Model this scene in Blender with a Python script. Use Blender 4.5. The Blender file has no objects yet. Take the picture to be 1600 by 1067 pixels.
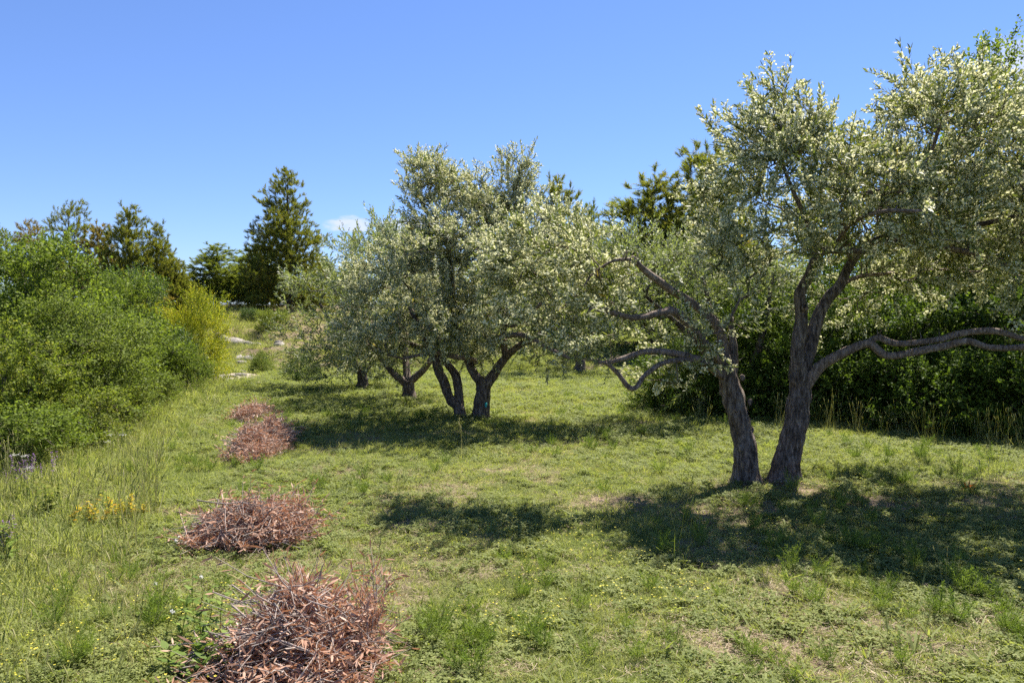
import bpy, math, random
import numpy as np
from mathutils import Vector, noise as mnoise

R = math.radians
random.seed(7)
rng = np.random.default_rng(11)
scene = bpy.context.scene
COL = scene.collection

# ------------------------------------------------------------------ camera
F_PX, CAM_H = 1200.0, 1.6
PITCH = math.atan(33.5 / F_PX)
cam_d = bpy.data.cameras.new('camera')
cam_d.sensor_width = 36.0
cam_d.lens = 36.0 * F_PX / 1600.0
cam_d.clip_start = 0.05
cam_d.clip_end = 6000.0
cam = bpy.data.objects.new('camera', cam_d)
COL.objects.link(cam)
cam.location = (0, 0, CAM_H)
cam.rotation_euler = (R(90) - PITCH, 0, 0)
scene.camera = cam

# ------------------------------------------------------------------ light and sky
SUN_EL, SUN_AZ = R(57), R(34)          # azimuth measured from +Y (view direction) towards +X
sun_dir = Vector((math.sin(SUN_AZ) * math.cos(SUN_EL), math.cos(SUN_AZ) * math.cos(SUN_EL), math.sin(SUN_EL)))
sd = bpy.data.lights.new('sun', 'SUN')
sd.energy = 5.0
sd.angle = R(0.53)
sd.color = (1.0, 0.945, 0.85)
sun = bpy.data.objects.new('sun', sd)
COL.objects.link(sun)
sun.rotation_euler = sun_dir.to_track_quat('Z', 'Y').to_euler()

world = bpy.data.worlds.new('World')
scene.world = world
world.use_nodes = True
wn, wl = world.node_tree.nodes, world.node_tree.links
wn.clear()
w_out = wn.new('ShaderNodeOutputWorld')
w_bg = wn.new('ShaderNodeBackground')
w_bg.inputs['Strength'].default_value = 0.074
w_sky = wn.new('ShaderNodeTexSky')
w_sky.sky_type = 'NISHITA'
w_sky.sun_disc = False
w_sky.sun_elevation = SUN_EL
w_sky.sun_rotation = SUN_AZ
w_sky.altitude = 200
w_sky.air_density = 1.0
w_sky.dust_density = 0.0
w_sky.ozone_density = 10.0


def wmath(op, a, b=None):
    n = wn.new('ShaderNodeMath')
    n.operation = op
    for i, v in enumerate((a, b)):
        if v is None:
            continue
        if isinstance(v, (int, float)):
            n.inputs[i].default_value = v
        else:
            wl.new(v, n.inputs[i])
    return n.outputs[0]


w_tc = wn.new('ShaderNodeTexCoord')
w_map = wn.new('ShaderNodeMapping')
w_map.inputs['Scale'].default_value = (1, 1, 3.2)
wl.new(w_tc.outputs['Generated'], w_map.inputs['Vector'])
w_noise = wn.new('ShaderNodeTexNoise')
w_noise.inputs['Scale'].default_value = 40
w_noise.inputs['Detail'].default_value = 7
w_noise.inputs['Roughness'].default_value = 0.62
wl.new(w_map.outputs['Vector'], w_noise.inputs['Vector'])
w_mask = None
# a few small fair-weather clouds spread round the horizon: azimuth, elevation, half width, half height (degrees)
CLOUDS = [(-12.0, 6.9, 2.6, 0.8), (-7.4, 6.9, 3.6, 0.95), (19.5, 13.6, 3.0, 1.8), (34, 15.5, 4.2, 2.2),
          (58, 10, 6, 2), (95, 8, 5, 1.4), (140, 9, 7, 2), (190, 7, 5, 1.5), (235, 10, 6, 2), (280, 8, 5, 1.6), (320, 6.5, 4, 1)]
for az, el, hw, hh in CLOUDS:
    a, e = R(az), R(el)
    c = (math.sin(a) * math.cos(e), math.cos(a) * math.cos(e), math.sin(e))
    right = (math.cos(a), -math.sin(a), 0)
    up = (-math.sin(a) * math.sin(e), -math.cos(a) * math.sin(e), math.cos(e))

    def wdot(v):
        n = wn.new('ShaderNodeVectorMath')
        n.operation = 'DOT_PRODUCT'
        wl.new(w_tc.outputs['Generated'], n.inputs[0])
        n.inputs[1].default_value = v
        return n.outputs['Value']
    dx = wmath('DIVIDE', wdot(right), R(hw))
    dz = wmath('DIVIDE', wdot(up), R(hh))
    r2 = wmath('ADD', wmath('MULTIPLY', dx, dx), wmath('MULTIPLY', dz, dz))
    m = wmath('MULTIPLY', wmath('SUBTRACT', 1.0, wmath('MINIMUM', r2, 1.0)), wmath('GREATER_THAN', wdot(c), 0.5))
    w_mask = m if w_mask is None else wmath('MAXIMUM', w_mask, m)
w_edge = wmath('SUBTRACT', wmath('ADD', wmath('MULTIPLY', w_mask, 0.55), w_noise.outputs['Fac']), 0.66)
w_fac = wn.new('ShaderNodeMapRange')
w_fac.interpolation_type = 'SMOOTHSTEP'
wl.new(w_edge, w_fac.inputs['Value'])
w_fac.inputs['From Min'].default_value = 0.0
w_fac.inputs['From Max'].default_value = 0.42
w_fac.inputs['To Max'].default_value = 0.75
w_mix = wn.new('ShaderNodeMixRGB')
wl.new(wmath('MULTIPLY', w_fac.outputs[0], wmath('MINIMUM', wmath('MULTIPLY', w_mask, 4.0), 1.0)), w_mix.inputs['Fac'])
w_gam = wn.new('ShaderNodeGamma')            # evens the sky towards the horizon, as the photograph has it
w_gam.inputs['Gamma'].default_value = 0.9
wl.new(w_sky.outputs['Color'], w_gam.inputs['Color'])
w_tint = wn.new('ShaderNodeMixRGB')
w_tint.blend_type = 'MULTIPLY'
w_tint.inputs['Fac'].default_value = 1.0
w_tint.inputs['Color2'].default_value = (0.94, 0.925, 1.10, 1)
wl.new(w_gam.outputs['Color'], w_tint.inputs['Color1'])
wl.new(w_tint.outputs['Color'], w_mix.inputs['Color1'])
w_mix.inputs['Color2'].default_value = (4.7, 4.9, 5.6, 1)
wl.new(w_mix.outputs['Color'], w_bg.inputs['Color'])
wl.new(w_bg.outputs['Background'], w_out.inputs['Surface'])

vs = scene.view_settings
vs.view_transform = 'Standard'
vs.look = 'None'
vs.gamma = 1.0
vs.use_curve_mapping = False
vs.exposure = 1.38
scene.cycles.max_bounces = 7
scene.cycles.diffuse_bounces = 3
scene.cycles.glossy_bounces = 2
scene.cycles.transmission_bounces = 4
scene.cycles.transparent_max_bounces = 4
scene.cycles.use_adaptive_sampling = True
scene.cycles.adaptive_threshold = 0.02
scene.cycles.use_denoising = False


# ------------------------------------------------------------------ helpers
def at(px, py, d):
    """The point seen at pixel (px, py) of the 1600 px photograph at d metres along the view."""
    u, v = (px - 800) / F_PX, (533.5 - py) / F_PX
    yc = math.cos(PITCH) + v * math.sin(PITCH)
    zc = -math.sin(PITCH) + v * math.cos(PITCH)
    s = d / yc
    return np.array((u * s, d, CAM_H + zc * s))


def xpix(px, d):
    return (px - 800) / F_PX * d


def sstep(a, b, x):
    t = np.clip((x - a) / (b - a), 0, 1)
    return t * t * (3 - 2 * t)


_tab = np.random.default_rng(5).random((256, 256))


def vnoise(x, y, s=1.0, ox=0.0):
    x = np.asarray(x, float) * s + 31.7 + ox
    y = np.asarray(y, float) * s + 77.1 - ox * 1.3
    xi, yi = np.floor(x).astype(int), np.floor(y).astype(int)
    fx, fy = x - xi, y - yi
    fx, fy = fx * fx * (3 - 2 * fx), fy * fy * (3 - 2 * fy)
    g = lambda i, j: _tab[i % 256, j % 256]
    return (g(xi, yi) * (1 - fx) + g(xi + 1, yi) * fx) * (1 - fy) + (g(xi, yi + 1) * (1 - fx) + g(xi + 1, yi + 1) * fx) * fy


def fnoise(x, y, s=1.0, ox=0.0, octs=3):
    t, a, w = 0, 1.0, 0
    for k in range(octs):
        t = t + a * vnoise(x, y, s * 2 ** k, ox + 11 * k)
        w += a
        a *= 0.55
    return t / w


def H(x, y):
    """Height of the ground."""
    x, y = np.asarray(x, float), np.asarray(y, float)
    bank = sstep(20.0, 32.0, y + 0.25 * x) * 1.5 * sstep(-1.5, -6.0, x) + sstep(22, 40, y) * 1.1 * sstep(-6, -1.5, x)
    far = np.clip(y - 30, 0, 60) * 0.02
    side = np.clip(-x - 5.0, 0, 8) * 0.06
    und = (fnoise(x, y, 0.35, 3) - 0.5) * 0.10 + (fnoise(x, y, 1.6, 9) - 0.5) * 0.05
    und = und * sstep(400, 60, np.hypot(x, y)) * sstep(0.0, 4.0, np.hypot(x, y))
    rough = (fnoise(x, y, 0.9, 21) - 0.5) * 0.7 * sstep(21, 25, y) * sstep(300, 60, y)
    return bank + far + side + und + rough


def h1(x, y):
    return float(H(x, y))


def dryness(x, y):
    """0 lush .. 1 bare straw and soil: worn patches in the sward."""
    n = fnoise(x, y, 0.75, 40, 4)
    d = sstep(0.56, 0.72, n) * 0.5
    d = np.maximum(d, sstep(21, 24, y) * sstep(-2, -5, x) * (0.25 + 0.8 * vnoise(x, y, 1.3, 12)))
    for cx, cy, r in ((1.85, 6.4, 0.75), (3.2, 6.6, 0.7), (0.95, 6.7, 0.5), (1.4, 4.1, 0.55), (1.1, 3.6, 0.5), (2.5, 7.25, 0.75), (-0.3, 3.5, 0.3), (-2.6, 6.4, 0.4), (1.7, 3.8, 0.5), (2.7, 3.9, 0.4)):
        d = np.maximum(d, np.exp(-(((x - cx) / r) ** 2 + ((y - cy) / (r * 0.75)) ** 2)) * (0.25 + 0.9 * vnoise(x, y, 3.0, 8)))
    return np.clip(d, 0, 1)


def build_mesh(name, V, quads=None, tris=None, tint=None, smooth=False, mat_q=None, mat_t=None):
    me = bpy.data.meshes.new(name)
    V = np.ascontiguousarray(V, dtype=np.float32)
    nq = 0 if quads is None else len(quads)
    nt = 0 if tris is None else len(tris)
    me.vertices.add(len(V))
    me.vertices.foreach_set('co', V.ravel())
    loops = []
    if nq:
        loops.append(np.asarray(quads, np.int32).ravel())
    if nt:
        loops.append(np.asarray(tris, np.int32).ravel())
    loops = np.concatenate(loops) if loops else np.zeros(0, np.int32)
    me.loops.add(len(loops))
    me.loops.foreach_set('vertex_index', loops)
    me.polygons.add(nq + nt)
    starts = np.concatenate([np.arange(nq, dtype=np.int32) * 4, nq * 4 + np.arange(nt, dtype=np.int32) * 3]).astype(np.int32)
    me.polygons.foreach_set('loop_start', starts)
    if mat_q is not None or mat_t is not None:
        mi = np.concatenate([np.zeros(nq, np.int32) if mat_q is None else np.asarray(mat_q, np.int32),
                             np.zeros(nt, np.int32) if mat_t is None else np.asarray(mat_t, np.int32)]).astype(np.int32)
        me.polygons.foreach_set('material_index', mi)
    if smooth:
        me.polygons.foreach_set('use_smooth', np.ones(nq + nt, bool))
    if tint is not None:
        at_ = me.attributes.new('tint', 'FLOAT', 'POINT')
        at_.data.foreach_set('value', np.ascontiguousarray(tint, dtype=np.float32))
    me.update(calc_edges=True)
    return me


class Soup:
    """Vertices, quads, triangles and a tint per vertex gathered into one mesh."""

    def __init__(self):
        self.V, self.Q, self.T, self.C, self.n = [], [], [], [], 0
        self.MQ, self.MT = [], []

    def add(self, V, Q=None, T=None, c=None, m=0):
        V = np.asarray(V, float).reshape(-1, 3)
        self.V.append(V)
        self.C.append(np.full(len(V), 0.5) if c is None else (np.full(len(V), float(c)) if np.isscalar(c) else np.asarray(c, float)))
        if Q is not None and len(Q):
            self.Q.append(np.asarray(Q, int).reshape(-1, 4) + self.n)
            self.MQ.append(np.full(len(self.Q[-1]), m))
        if T is not None and len(T):
            self.T.append(np.asarray(T, int).reshape(-1, 3) + self.n)
            self.MT.append(np.full(len(self.T[-1]), m))
        self.n += len(V)

    def arrays(self):
        z4, z3 = np.zeros((0, 4), int), np.zeros((0, 3), int)
        return (np.concatenate(self.V) if self.V else np.zeros((0, 3)), np.concatenate(self.Q) if self.Q else z4, np.concatenate(self.T) if self.T else z3,
                np.concatenate(self.C) if self.C else np.zeros(0), np.concatenate(self.MQ) if self.MQ else np.zeros(0, int), np.concatenate(self.MT) if self.MT else np.zeros(0, int))

    def mesh(self, name, smooth=False):
        V, Q, T, C, MQ, MT = self.arrays()
        return build_mesh(name, V, Q, T, C, smooth, MQ, MT)


def link(name, me, mats=None, parent=None, loc=None):
    o = bpy.data.objects.new(name, me)
    COL.objects.link(o)
    if mats is not None and me is not None:
        if not isinstance(mats, (list, tuple)):
            mats = [mats]
        if len(me.materials) == 0:
            for m in mats:
                me.materials.append(m)
        else:
            for i, m in enumerate(mats):
                o.material_slots[i].link = 'OBJECT'
                o.material_slots[i].material = m
    if parent is not None:
        o.parent = parent
    if loc is not None:
        o.location = loc
    return o


def tag(o, label=None, cat=None, group=None, kind=None):
    if label:
        o['label'] = label
    if cat:
        o['category'] = cat
    if group:
        o['group'] = group
    if kind:
        o['kind'] = kind
    return o


def empty(name, loc, rz=0.0, s=1.0):
    o = bpy.data.objects.new(name, None)
    COL.objects.link(o)
    o.empty_display_size = 0.2
    o.location = loc
    o.rotation_euler = (0, 0, rz)
    o.scale = (s, s, s) if np.isscalar(s) else s
    return o


def unit(v):
    v = np.asarray(v, float)
    return v / np.maximum(np.linalg.norm(v, axis=-1, keepdims=True), 1e-9)


def frames(dirs, roll=None, up=None):
    """3x3 matrices whose Z columns follow dirs, rolled about it."""
    d = unit(dirs)
    ref = np.tile(np.array([0.0, 0.0, 1.0]), (len(d), 1)) if up is None else unit(up)
    bad = np.abs((d * ref).sum(1)) > 0.98
    ref[bad] = (1.0, 0.0, 0.0)
    x = unit(np.cross(ref, d))
    y = np.cross(d, x)
    if roll is not None:
        c, s = np.cos(roll)[:, None], np.sin(roll)[:, None]
        x, y = x * c + y * s, y * c - x * s
    return np.stack([x, y, d], axis=2)


def bake(protos, pick, M, T, scale, tint=None):
    """Copy prototype arrays (V,Q,T,C,MQ,MT) to transforms; returns a mesh-ready Soup."""
    S = Soup()
    for k, (V, Q, Tr, C, MQ, MT) in enumerate(protos):
        idx = np.nonzero(pick == k)[0]
        if not len(idx) or not len(V):
            continue
        W = np.einsum('nij,vj->nvi', M[idx], V) * scale[idx][:, None, None] + T[idx][:, None, :]
        n, v = len(idx), len(V)
        off = (np.arange(n) * v)
        C2 = np.tile(C, (n, 1))
        if tint is not None:
            C2 = np.clip(C2 * 0.6 + tint[idx][:, None] * 0.4, 0, 1)
        S.V.append(W.reshape(-1, 3))
        S.C.append(C2.ravel())
        if len(Q):
            S.Q.append((Q[None] + off[:, None, None]).reshape(-1, 4) + S.n)
            S.MQ.append(np.tile(MQ, n))
        if len(Tr):
            S.T.append((Tr[None] + off[:, None, None]).reshape(-1, 3) + S.n)
            S.MT.append(np.tile(MT, n))
        S.n += n * v
    return S


# ------------------------------------------------------------------ materials
def mat(name):
    m = bpy.data.materials.new(name)
    m.use_nodes = True
    m.node_tree.nodes.clear()
    return m, m.node_tree.nodes, m.node_tree.links


def ramp(n, l, src, stops):
    r = n.new('ShaderNodeValToRGB')
    el = r.color_ramp.elements
    while len(el) > 1:
        el.remove(el[-1])
    el[0].position, el[0].color = stops[0][0], (*stops[0][1], 1)
    for p, c in stops[1:]:
        e = el.new(p)
        e.color = (*c, 1)
    l.new(src, r.inputs['Fac'])
    return r.outputs['Color']


def nz(n, l, scale, detail=4, rough=0.6, vec=None, dist=0.0):
    t = n.new('ShaderNodeTexNoise')
    t.inputs['Scale'].default_value = scale
    t.inputs['Detail'].default_value = detail
    t.inputs['Roughness'].default_value = rough
    t.inputs['Distortion'].default_value = dist
    if vec is not None:
        l.new(vec, t.inputs['Vector'])
    return t.outputs['Fac']


def mixc(n, l, fac, a, b, mode='MIX'):
    m = n.new('ShaderNodeMixRGB')
    m.blend_type = mode
    for k, v in (('Fac', fac), ('Color1', a), ('Color2', b)):
        if isinstance(v, (int, float)):
            m.inputs[k].default_value = v
        elif isinstance(v, tuple):
            m.inputs[k].default_value = (*v, 1)
        else:
            l.new(v, m.inputs[k])
    return m.outputs['Color']


def leaf_material(name, stops, back=None, trans=0.35, rough=0.6, spec=0.14, inst=False, patch=None, tcol=None):
    """Leaf: colour by the leaf's own tint, paler underside if given, light passing through."""
    m, n, l = mat(name)
    a = n.new('ShaderNodeAttribute')
    a.attribute_name = 'tint'
    src = a.outputs['Fac']
    if inst:
        oi = n.new('ShaderNodeObjectInfo')
        mx = n.new('ShaderNodeMath')
        mx.operation = 'MULTIPLY_ADD'
        l.new(oi.outputs['Random'], mx.inputs[0])
        mx.inputs[1].default_value = 0.5
        ml = n.new('ShaderNodeMath')
        ml.operation = 'MULTIPLY'
        l.new(src, ml.inputs[0])
        ml.inputs[1].default_value = 0.5
        l.new(ml.outputs[0], mx.inputs[2])
        src = mx.outputs[0]
    col = ramp(n, l, src, stops)
    if patch is not None:
        g = n.new('ShaderNodeNewGeometry')
        f = nz(n, l, patch[0], 3, 0.6, g.outputs['Position'])
        r = n.new('ShaderNodeMapRange')
        l.new(f, r.inputs['Value'])
        r.inputs['From Min'].default_value = patch[2]
        r.inputs['From Max'].default_value = patch[3]
        r.inputs['To Max'].default_value = patch[4]
        col = mixc(n, l, r.outputs[0], col, patch[1])
    front = col
    if back is not None:
        g2 = n.new('ShaderNodeNewGeometry')
        front = mixc(n, l, g2.outputs['Backfacing'], col, back)
    p = n.new('ShaderNodeBsdfPrincipled')
    l.new(front, p.inputs['Base Color'])
    p.inputs['Roughness'].default_value = rough
    p.inputs['Specular IOR Level'].default_value = spec
    t = n.new('ShaderNodeBsdfTranslucent')
    if tcol is not None:
        tc = mixc(n, l, 1.0, col, tcol, 'MULTIPLY')
    else:
        tc = mixc(n, l, 1.0, col, (1.25, 1.3, 0.6), 'MULTIPLY')
    l.new(tc, t.inputs['Color'])
    mx = n.new('ShaderNodeMixShader')
    mx.inputs['Fac'].default_value = trans
    l.new(p.outputs[0], mx.inputs[1])
    l.new(t.outputs[0], mx.inputs[2])
    o = n.new('ShaderNodeOutputMaterial')
    l.new(mx.outputs[0], o.inputs['Surface'])
    return m


def bark_material(name, dark, mid, pale, lichen=0.35, bump=0.6, scale=1.0):
    m, n, l = mat(name)
    tc = n.new('ShaderNodeTexCoord')
    mp = n.new('ShaderNodeMapping')
    mp.inputs['Scale'].default_value = (1, 1, 0.22)
    l.new(tc.outputs['Object'], mp.inputs['Vector'])
    f1 = nz(n, l, 34 * scale, 6, 0.7, mp.outputs['Vector'], 0.4)
    f2 = nz(n, l, 7 * scale, 5, 0.65, tc.outputs['Object'])
    f3 = nz(n, l, 90 * scale, 3, 0.6, tc.outputs['Object'])
    col = ramp(n, l, f1, [(0.38, dark), (0.50, mid), (0.62, pale)])
    col = mixc(n, l, 0.55, col, ramp(n, l, f2, [(0.35, (0.55, 0.52, 0.5)), (0.65, (1.25, 1.2, 1.15))]), 'MULTIPLY')
    lm = n.new('ShaderNodeMapRange')
    l.new(f2, lm.inputs['Value'])
    lm.inputs['From Min'].default_value = 0.56
    lm.inputs['From Max'].default_value = 0.70
    lm.inputs['To Max'].default_value = lichen
    col = mixc(n, l, lm.outputs[0], col, (0.34, 0.32, 0.28))
    sp = n.new('ShaderNodeMapRange')
    l.new(f3, sp.inputs['Value'])
    sp.inputs['From Min'].default_value = 0.58
    sp.inputs['From Max'].default_value = 0.68
    sp.inputs['To Max'].default_value = 0.5
    col = mixc(n, l, sp.outputs[0], col, (0.36, 0.335, 0.30))
    p = n.new('ShaderNodeBsdfPrincipled')
    l.new(col, p.inputs['Base Color'])
    p.inputs['Roughness'].default_value = 0.9
    p.inputs['Specular IOR Level'].default_value = 0.15
    ad = n.new('ShaderNodeMath')
    ad.operation = 'MULTIPLY_ADD'
    l.new(f3, ad.inputs[0])
    ad.inputs[1].default_value = 0.4
    l.new(f1, ad.inputs[2])
    b = n.new('ShaderNodeBump')
    b.inputs['Strength'].default_value = min(1.0, bump * 1.6)
    b.inputs['Distance'].default_value = 0.035
    l.new(ad.outputs[0], b.inputs['Height'])
    l.new(b.outputs['Normal'], p.inputs['Normal'])
    o = n.new('ShaderNodeOutputMaterial')
    l.new(p.outputs[0], o.inputs['Surface'])
    return m


def plain_material(name, stops, scale=20, rough=0.85, spec=0.2, bump=0.0):
    m, n, l = mat(name)
    tc = n.new('ShaderNodeTexCoord')
    f = nz(n, l, scale, 5, 0.65, tc.outputs['Object'])
    p = n.new('ShaderNodeBsdfPrincipled')
    l.new(ramp(n, l, f, stops), p.inputs['Base Color'])
    p.inputs['Roughness'].default_value = rough
    p.inputs['Specular IOR Level'].default_value = spec
    if bump:
        b = n.new('ShaderNodeBump')
        b.inputs['Strength'].default_value = bump
        b.inputs['Distance'].default_value = 0.03
        l.new(f, b.inputs['Height'])
        l.new(b.outputs['Normal'], p.inputs['Normal'])
    o = n.new('ShaderNodeOutputMaterial')
    l.new(p.outputs[0], o.inputs['Surface'])
    return m


M_OLIVE = leaf_material('olive leaf', [(0.0, (0.045, 0.064, 0.015)), (0.45, (0.098, 0.122, 0.032)), (0.8, (0.170, 0.195, 0.054)), (0.93, (0.22, 0.23, 0.065)), (0.965, (0.45, 0.31, 0.05))],
                        back=(0.27, 0.285, 0.145), trans=0.40, rough=0.5, spec=0.28)
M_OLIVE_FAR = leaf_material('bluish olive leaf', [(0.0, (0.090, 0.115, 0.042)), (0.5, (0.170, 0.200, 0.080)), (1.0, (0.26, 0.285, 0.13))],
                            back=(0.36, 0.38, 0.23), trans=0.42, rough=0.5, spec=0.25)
M_BLOSSOM = leaf_material('olive blossom', [(0.0, (0.58, 0.55, 0.29)), (0.5, (0.72, 0.70, 0.46)), (1.0, (0.80, 0.79, 0.61))], trans=0.42, rough=0.8, spec=0.1, tcol=(1, 1, 0.85))
M_BARK = bark_material('olive bark', (0.045, 0.034, 0.026), (0.145, 0.112, 0.090), (0.30, 0.245, 0.20))
M_LIMB = bark_material('olive limb bark', (0.095, 0.068, 0.052), (0.23, 0.175, 0.14), (0.38, 0.30, 0.25), scale=1.6, bump=0.5)
M_TWIG = plain_material('twig bark', [(0.3, (0.075, 0.062, 0.048)), (0.7, (0.17, 0.145, 0.115))], 30)
M_CUT = plain_material('pale cut wood', [(0.3, (0.42, 0.36, 0.28)), (0.7, (0.66, 0.60, 0.50))], 60)
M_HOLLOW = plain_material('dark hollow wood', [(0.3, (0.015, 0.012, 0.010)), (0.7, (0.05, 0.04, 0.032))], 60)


# ------------------------------------------------------------------ ground
def axis(lo, hi, near_lo, near_hi, step, grow):
    a = list(np.arange(near_lo, near_hi + 1e-6, step))
    s, v = step, a[-1]
    while v < hi:
        s *= grow
        v += s
        a.append(v)
    s, v = step, a[0]
    while v > lo:
        s *= grow
        v -= s
        a.insert(0, v)
    return np.array(a)


gx = axis(-3500, 3500, -14, 14, 0.2, 1.14)
gy = axis(-3500, 3500, 1.0, 34, 0.2, 1.14)
GX, GY = np.meshgrid(gx, gy)
GZ = H(GX, GY)
nx, ny = len(gx), len(gy)
gi = np.arange(nx * ny).reshape(ny, nx)
gq = np.stack([gi[:-1, :-1], gi[:-1, 1:], gi[1:, 1:], gi[1:, :-1]], -1).reshape(-1, 4)
g_me = build_mesh('ground', np.stack([GX, GY, GZ], -1).reshape(-1, 3), gq, None, dryness(GX, GY).ravel(), True)

m, n, l = mat('meadow soil')
g = n.new('ShaderNodeNewGeometry')
P = g.outputs['Position']
fa = nz(n, l, 1.1, 5, 0.6, P)
fb = nz(n, l, 34, 6, 0.72, P, 0.6)
fc = nz(n, l, 140, 4, 0.7, P)
green = ramp(n, l, fb, [(0.30, (0.030, 0.042, 0.008)), (0.48, (0.080, 0.112, 0.020)), (0.62, (0.15, 0.175, 0.040)), (0.75, (0.24, 0.22, 0.09))])
straw = ramp(n, l, fb, [(0.28, (0.10, 0.066, 0.040)), (0.5, (0.26, 0.19, 0.125)), (0.7, (0.42, 0.33, 0.235))])
atn = n.new('ShaderNodeAttribute')
atn.attribute_name = 'tint'
ad = n.new('ShaderNodeMath')
ad.operation = 'MULTIPLY_ADD'
l.new(fa, ad.inputs[0])
ad.inputs[1].default_value = 0.5
l.new(atn.outputs['Fac'], ad.inputs[2])
mr = n.new('ShaderNodeMapRange')
l.new(ad.outputs[0], mr.inputs['Value'])
mr.inputs['From Min'].default_value = 0.25
mr.inputs['From Max'].default_value = 0.85
col = mixc(n, l, mr.outputs[0], green, straw)
p = n.new('ShaderNodeBsdfPrincipled')
l.new(col, p.inputs['Base Color'])
p.inputs['Roughness'].default_value = 0.95
p.inputs['Specular IOR Level'].default_value = 0.1
b = n.new('ShaderNodeBump')
b.inputs['Strength'].default_value = 0.8
b.inputs['Distance'].default_value = 0.03
sm = n.new('ShaderNodeMath')
sm.operation = 'ADD'
l.new(fb, sm.inputs[0])
l.new(fc, sm.inputs[1])
l.new(sm.outputs[0], b.inputs['Height'])
l.new(b.outputs['Normal'], p.inputs['Normal'])
o = n.new('ShaderNodeOutputMaterial')
l.new(p.outputs[0], o.inputs['Surface'])
ground = link('ground', g_me, m)
tag(ground, kind='structure')

# pale stony path that leaves the meadow between the yellow shrub and the bank
pc = np.array([(-7.1, 17.2), (-6.9, 18.3), (-6.9, 19.3), (-7.15, 20.3), (-7.7, 21.4), (-8.6, 22.6), (-9.8, 23.8), (-11.5, 25.0)])
pw = np.array([0.18, 0.55, 0.75, 0.75, 0.7, 0.65, 0.6, 0.5])
tt = np.linspace(0, len(pc) - 1, 60)
cx, cy, cw = (np.interp(tt, np.arange(len(pc)), a) for a in (pc[:, 0], pc[:, 1], pw))
dx, dy = np.gradient(cx), np.gradient(cy)
ln = np.hypot(dx, dy)
PV = []
NC = 9
for i in range(60):
    for j in range(NC):
        s = (j / (NC - 1) - 0.5) * 2 * cw[i] * (0.8 + 0.5 * float(vnoise(i * 0.3, j, 1, 5)))
        x, y = cx[i] - dy[i] / ln[i] * s, cy[i] + dx[i] / ln[i] * s
        PV.append((x, y, h1(x, y) + 0.03 - 0.045 * (abs(j - 4) / 4) ** 2))
PQ = [(i * NC + j, i * NC + j + 1, (i + 1) * NC + j + 1, (i + 1) * NC + j) for i in range(59) for j in range(NC - 1)]
M_PATH = plain_material('pale stony path', [(0.3, (0.19, 0.15, 0.10)), (0.5, (0.31, 0.26, 0.19)), (0.7, (0.46, 0.41, 0.34))], 9, 0.95, 0.1, 0.7)
tag(link('path', build_mesh('path', PV, PQ, None, None, True), M_PATH), kind='structure')


# ------------------------------------------------------------------ branching growth
def catmull(P, n_per=6):
    P = np.asarray(P, float)
    if len(P) < 3:
        t = np.linspace(0, 1, n_per * (len(P) - 1) + 1)[:, None]
        return P[0] * (1 - t) + P[-1] * t
    Q = np.vstack([2 * P[0] - P[1], P, 2 * P[-1] - P[-2]])
    out = []
    for i in range(1, len(Q) - 2):
        p0, p1, p2, p3 = Q[i - 1], Q[i], Q[i + 1], Q[i + 2]
        for t in np.linspace(0, 1, n_per, endpoint=False):
            out.append(0.5 * ((2 * p1) + (-p0 + p2) * t + (2 * p0 - 5 * p1 + 4 * p2 - p3) * t * t + (-p0 + 3 * p1 - 3 * p2 + p3) * t ** 3))
    out.append(Q[-2])
    return np.array(out)


def tube_arrays(P, rad, sides, amp=0.0, nscale=9.0, ridges=0.0, cap=True, seed=0.0):
    P = np.asarray(P, float)
    n = len(P)
    T = unit(np.gradient(P, axis=0))
    x = np.cross(T[0], (0.3, 0.9, 0.2))
    x = x / np.linalg.norm(x)
    V = np.zeros((n, sides, 3))
    ang = np.linspace(0, 2 * np.pi, sides, endpoint=False)
    for i in range(n):
        x = x - T[i] * x.dot(T[i])
        x /= np.linalg.norm(x)
        y = np.cross(T[i], x)
        ring = np.cos(ang)[:, None] * x + np.sin(ang)[:, None] * y
        rr = np.full(sides, rad[i])
        if amp:
            for k in range(sides):
                q = P[i] + ring[k] * rad[i]
                q1 = Vector(q * nscale + seed)
                v = mnoise.noise(q1) * amp + mnoise.noise(q1 * 2.7) * amp * 0.5
                if ridges:
                    v += ridges * mnoise.noise(Vector((ang[k] * 1.6 + seed, math.cos(ang[k]) * 2.2, i * 0.05)) * 2.0)
                    v += ridges * 0.5 * mnoise.noise(Vector((math.cos(ang[k]) * 5, math.sin(ang[k]) * 5, i * 0.11 + seed)))
                rr[k] *= 1 + v
        V[i] = P[i] + ring * rr[:, None]
    idx = np.arange(n * sides).reshape(n, sides)
    nxt = np.roll(idx, -1, axis=1)
    Q = np.stack([idx[:-1], nxt[:-1], nxt[1:], idx[1:]], -1).reshape(-1, 4)
    V = V.reshape(-1, 3)
    Tr = np.zeros((0, 3), int)
    if cap:
        V = np.vstack([V, P[-1] + T[-1] * rad[-1] * 0.3, P[0]])
        a, b_ = n * sides, n * sides + 1
        Tr = np.array([(idx[-1, k], idx[-1, (k + 1) % sides], a) for k in range(sides)] + [(idx[0, (k + 1) % sides], idx[0, k], b_) for k in range(sides)])
    return V, Q, Tr


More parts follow.
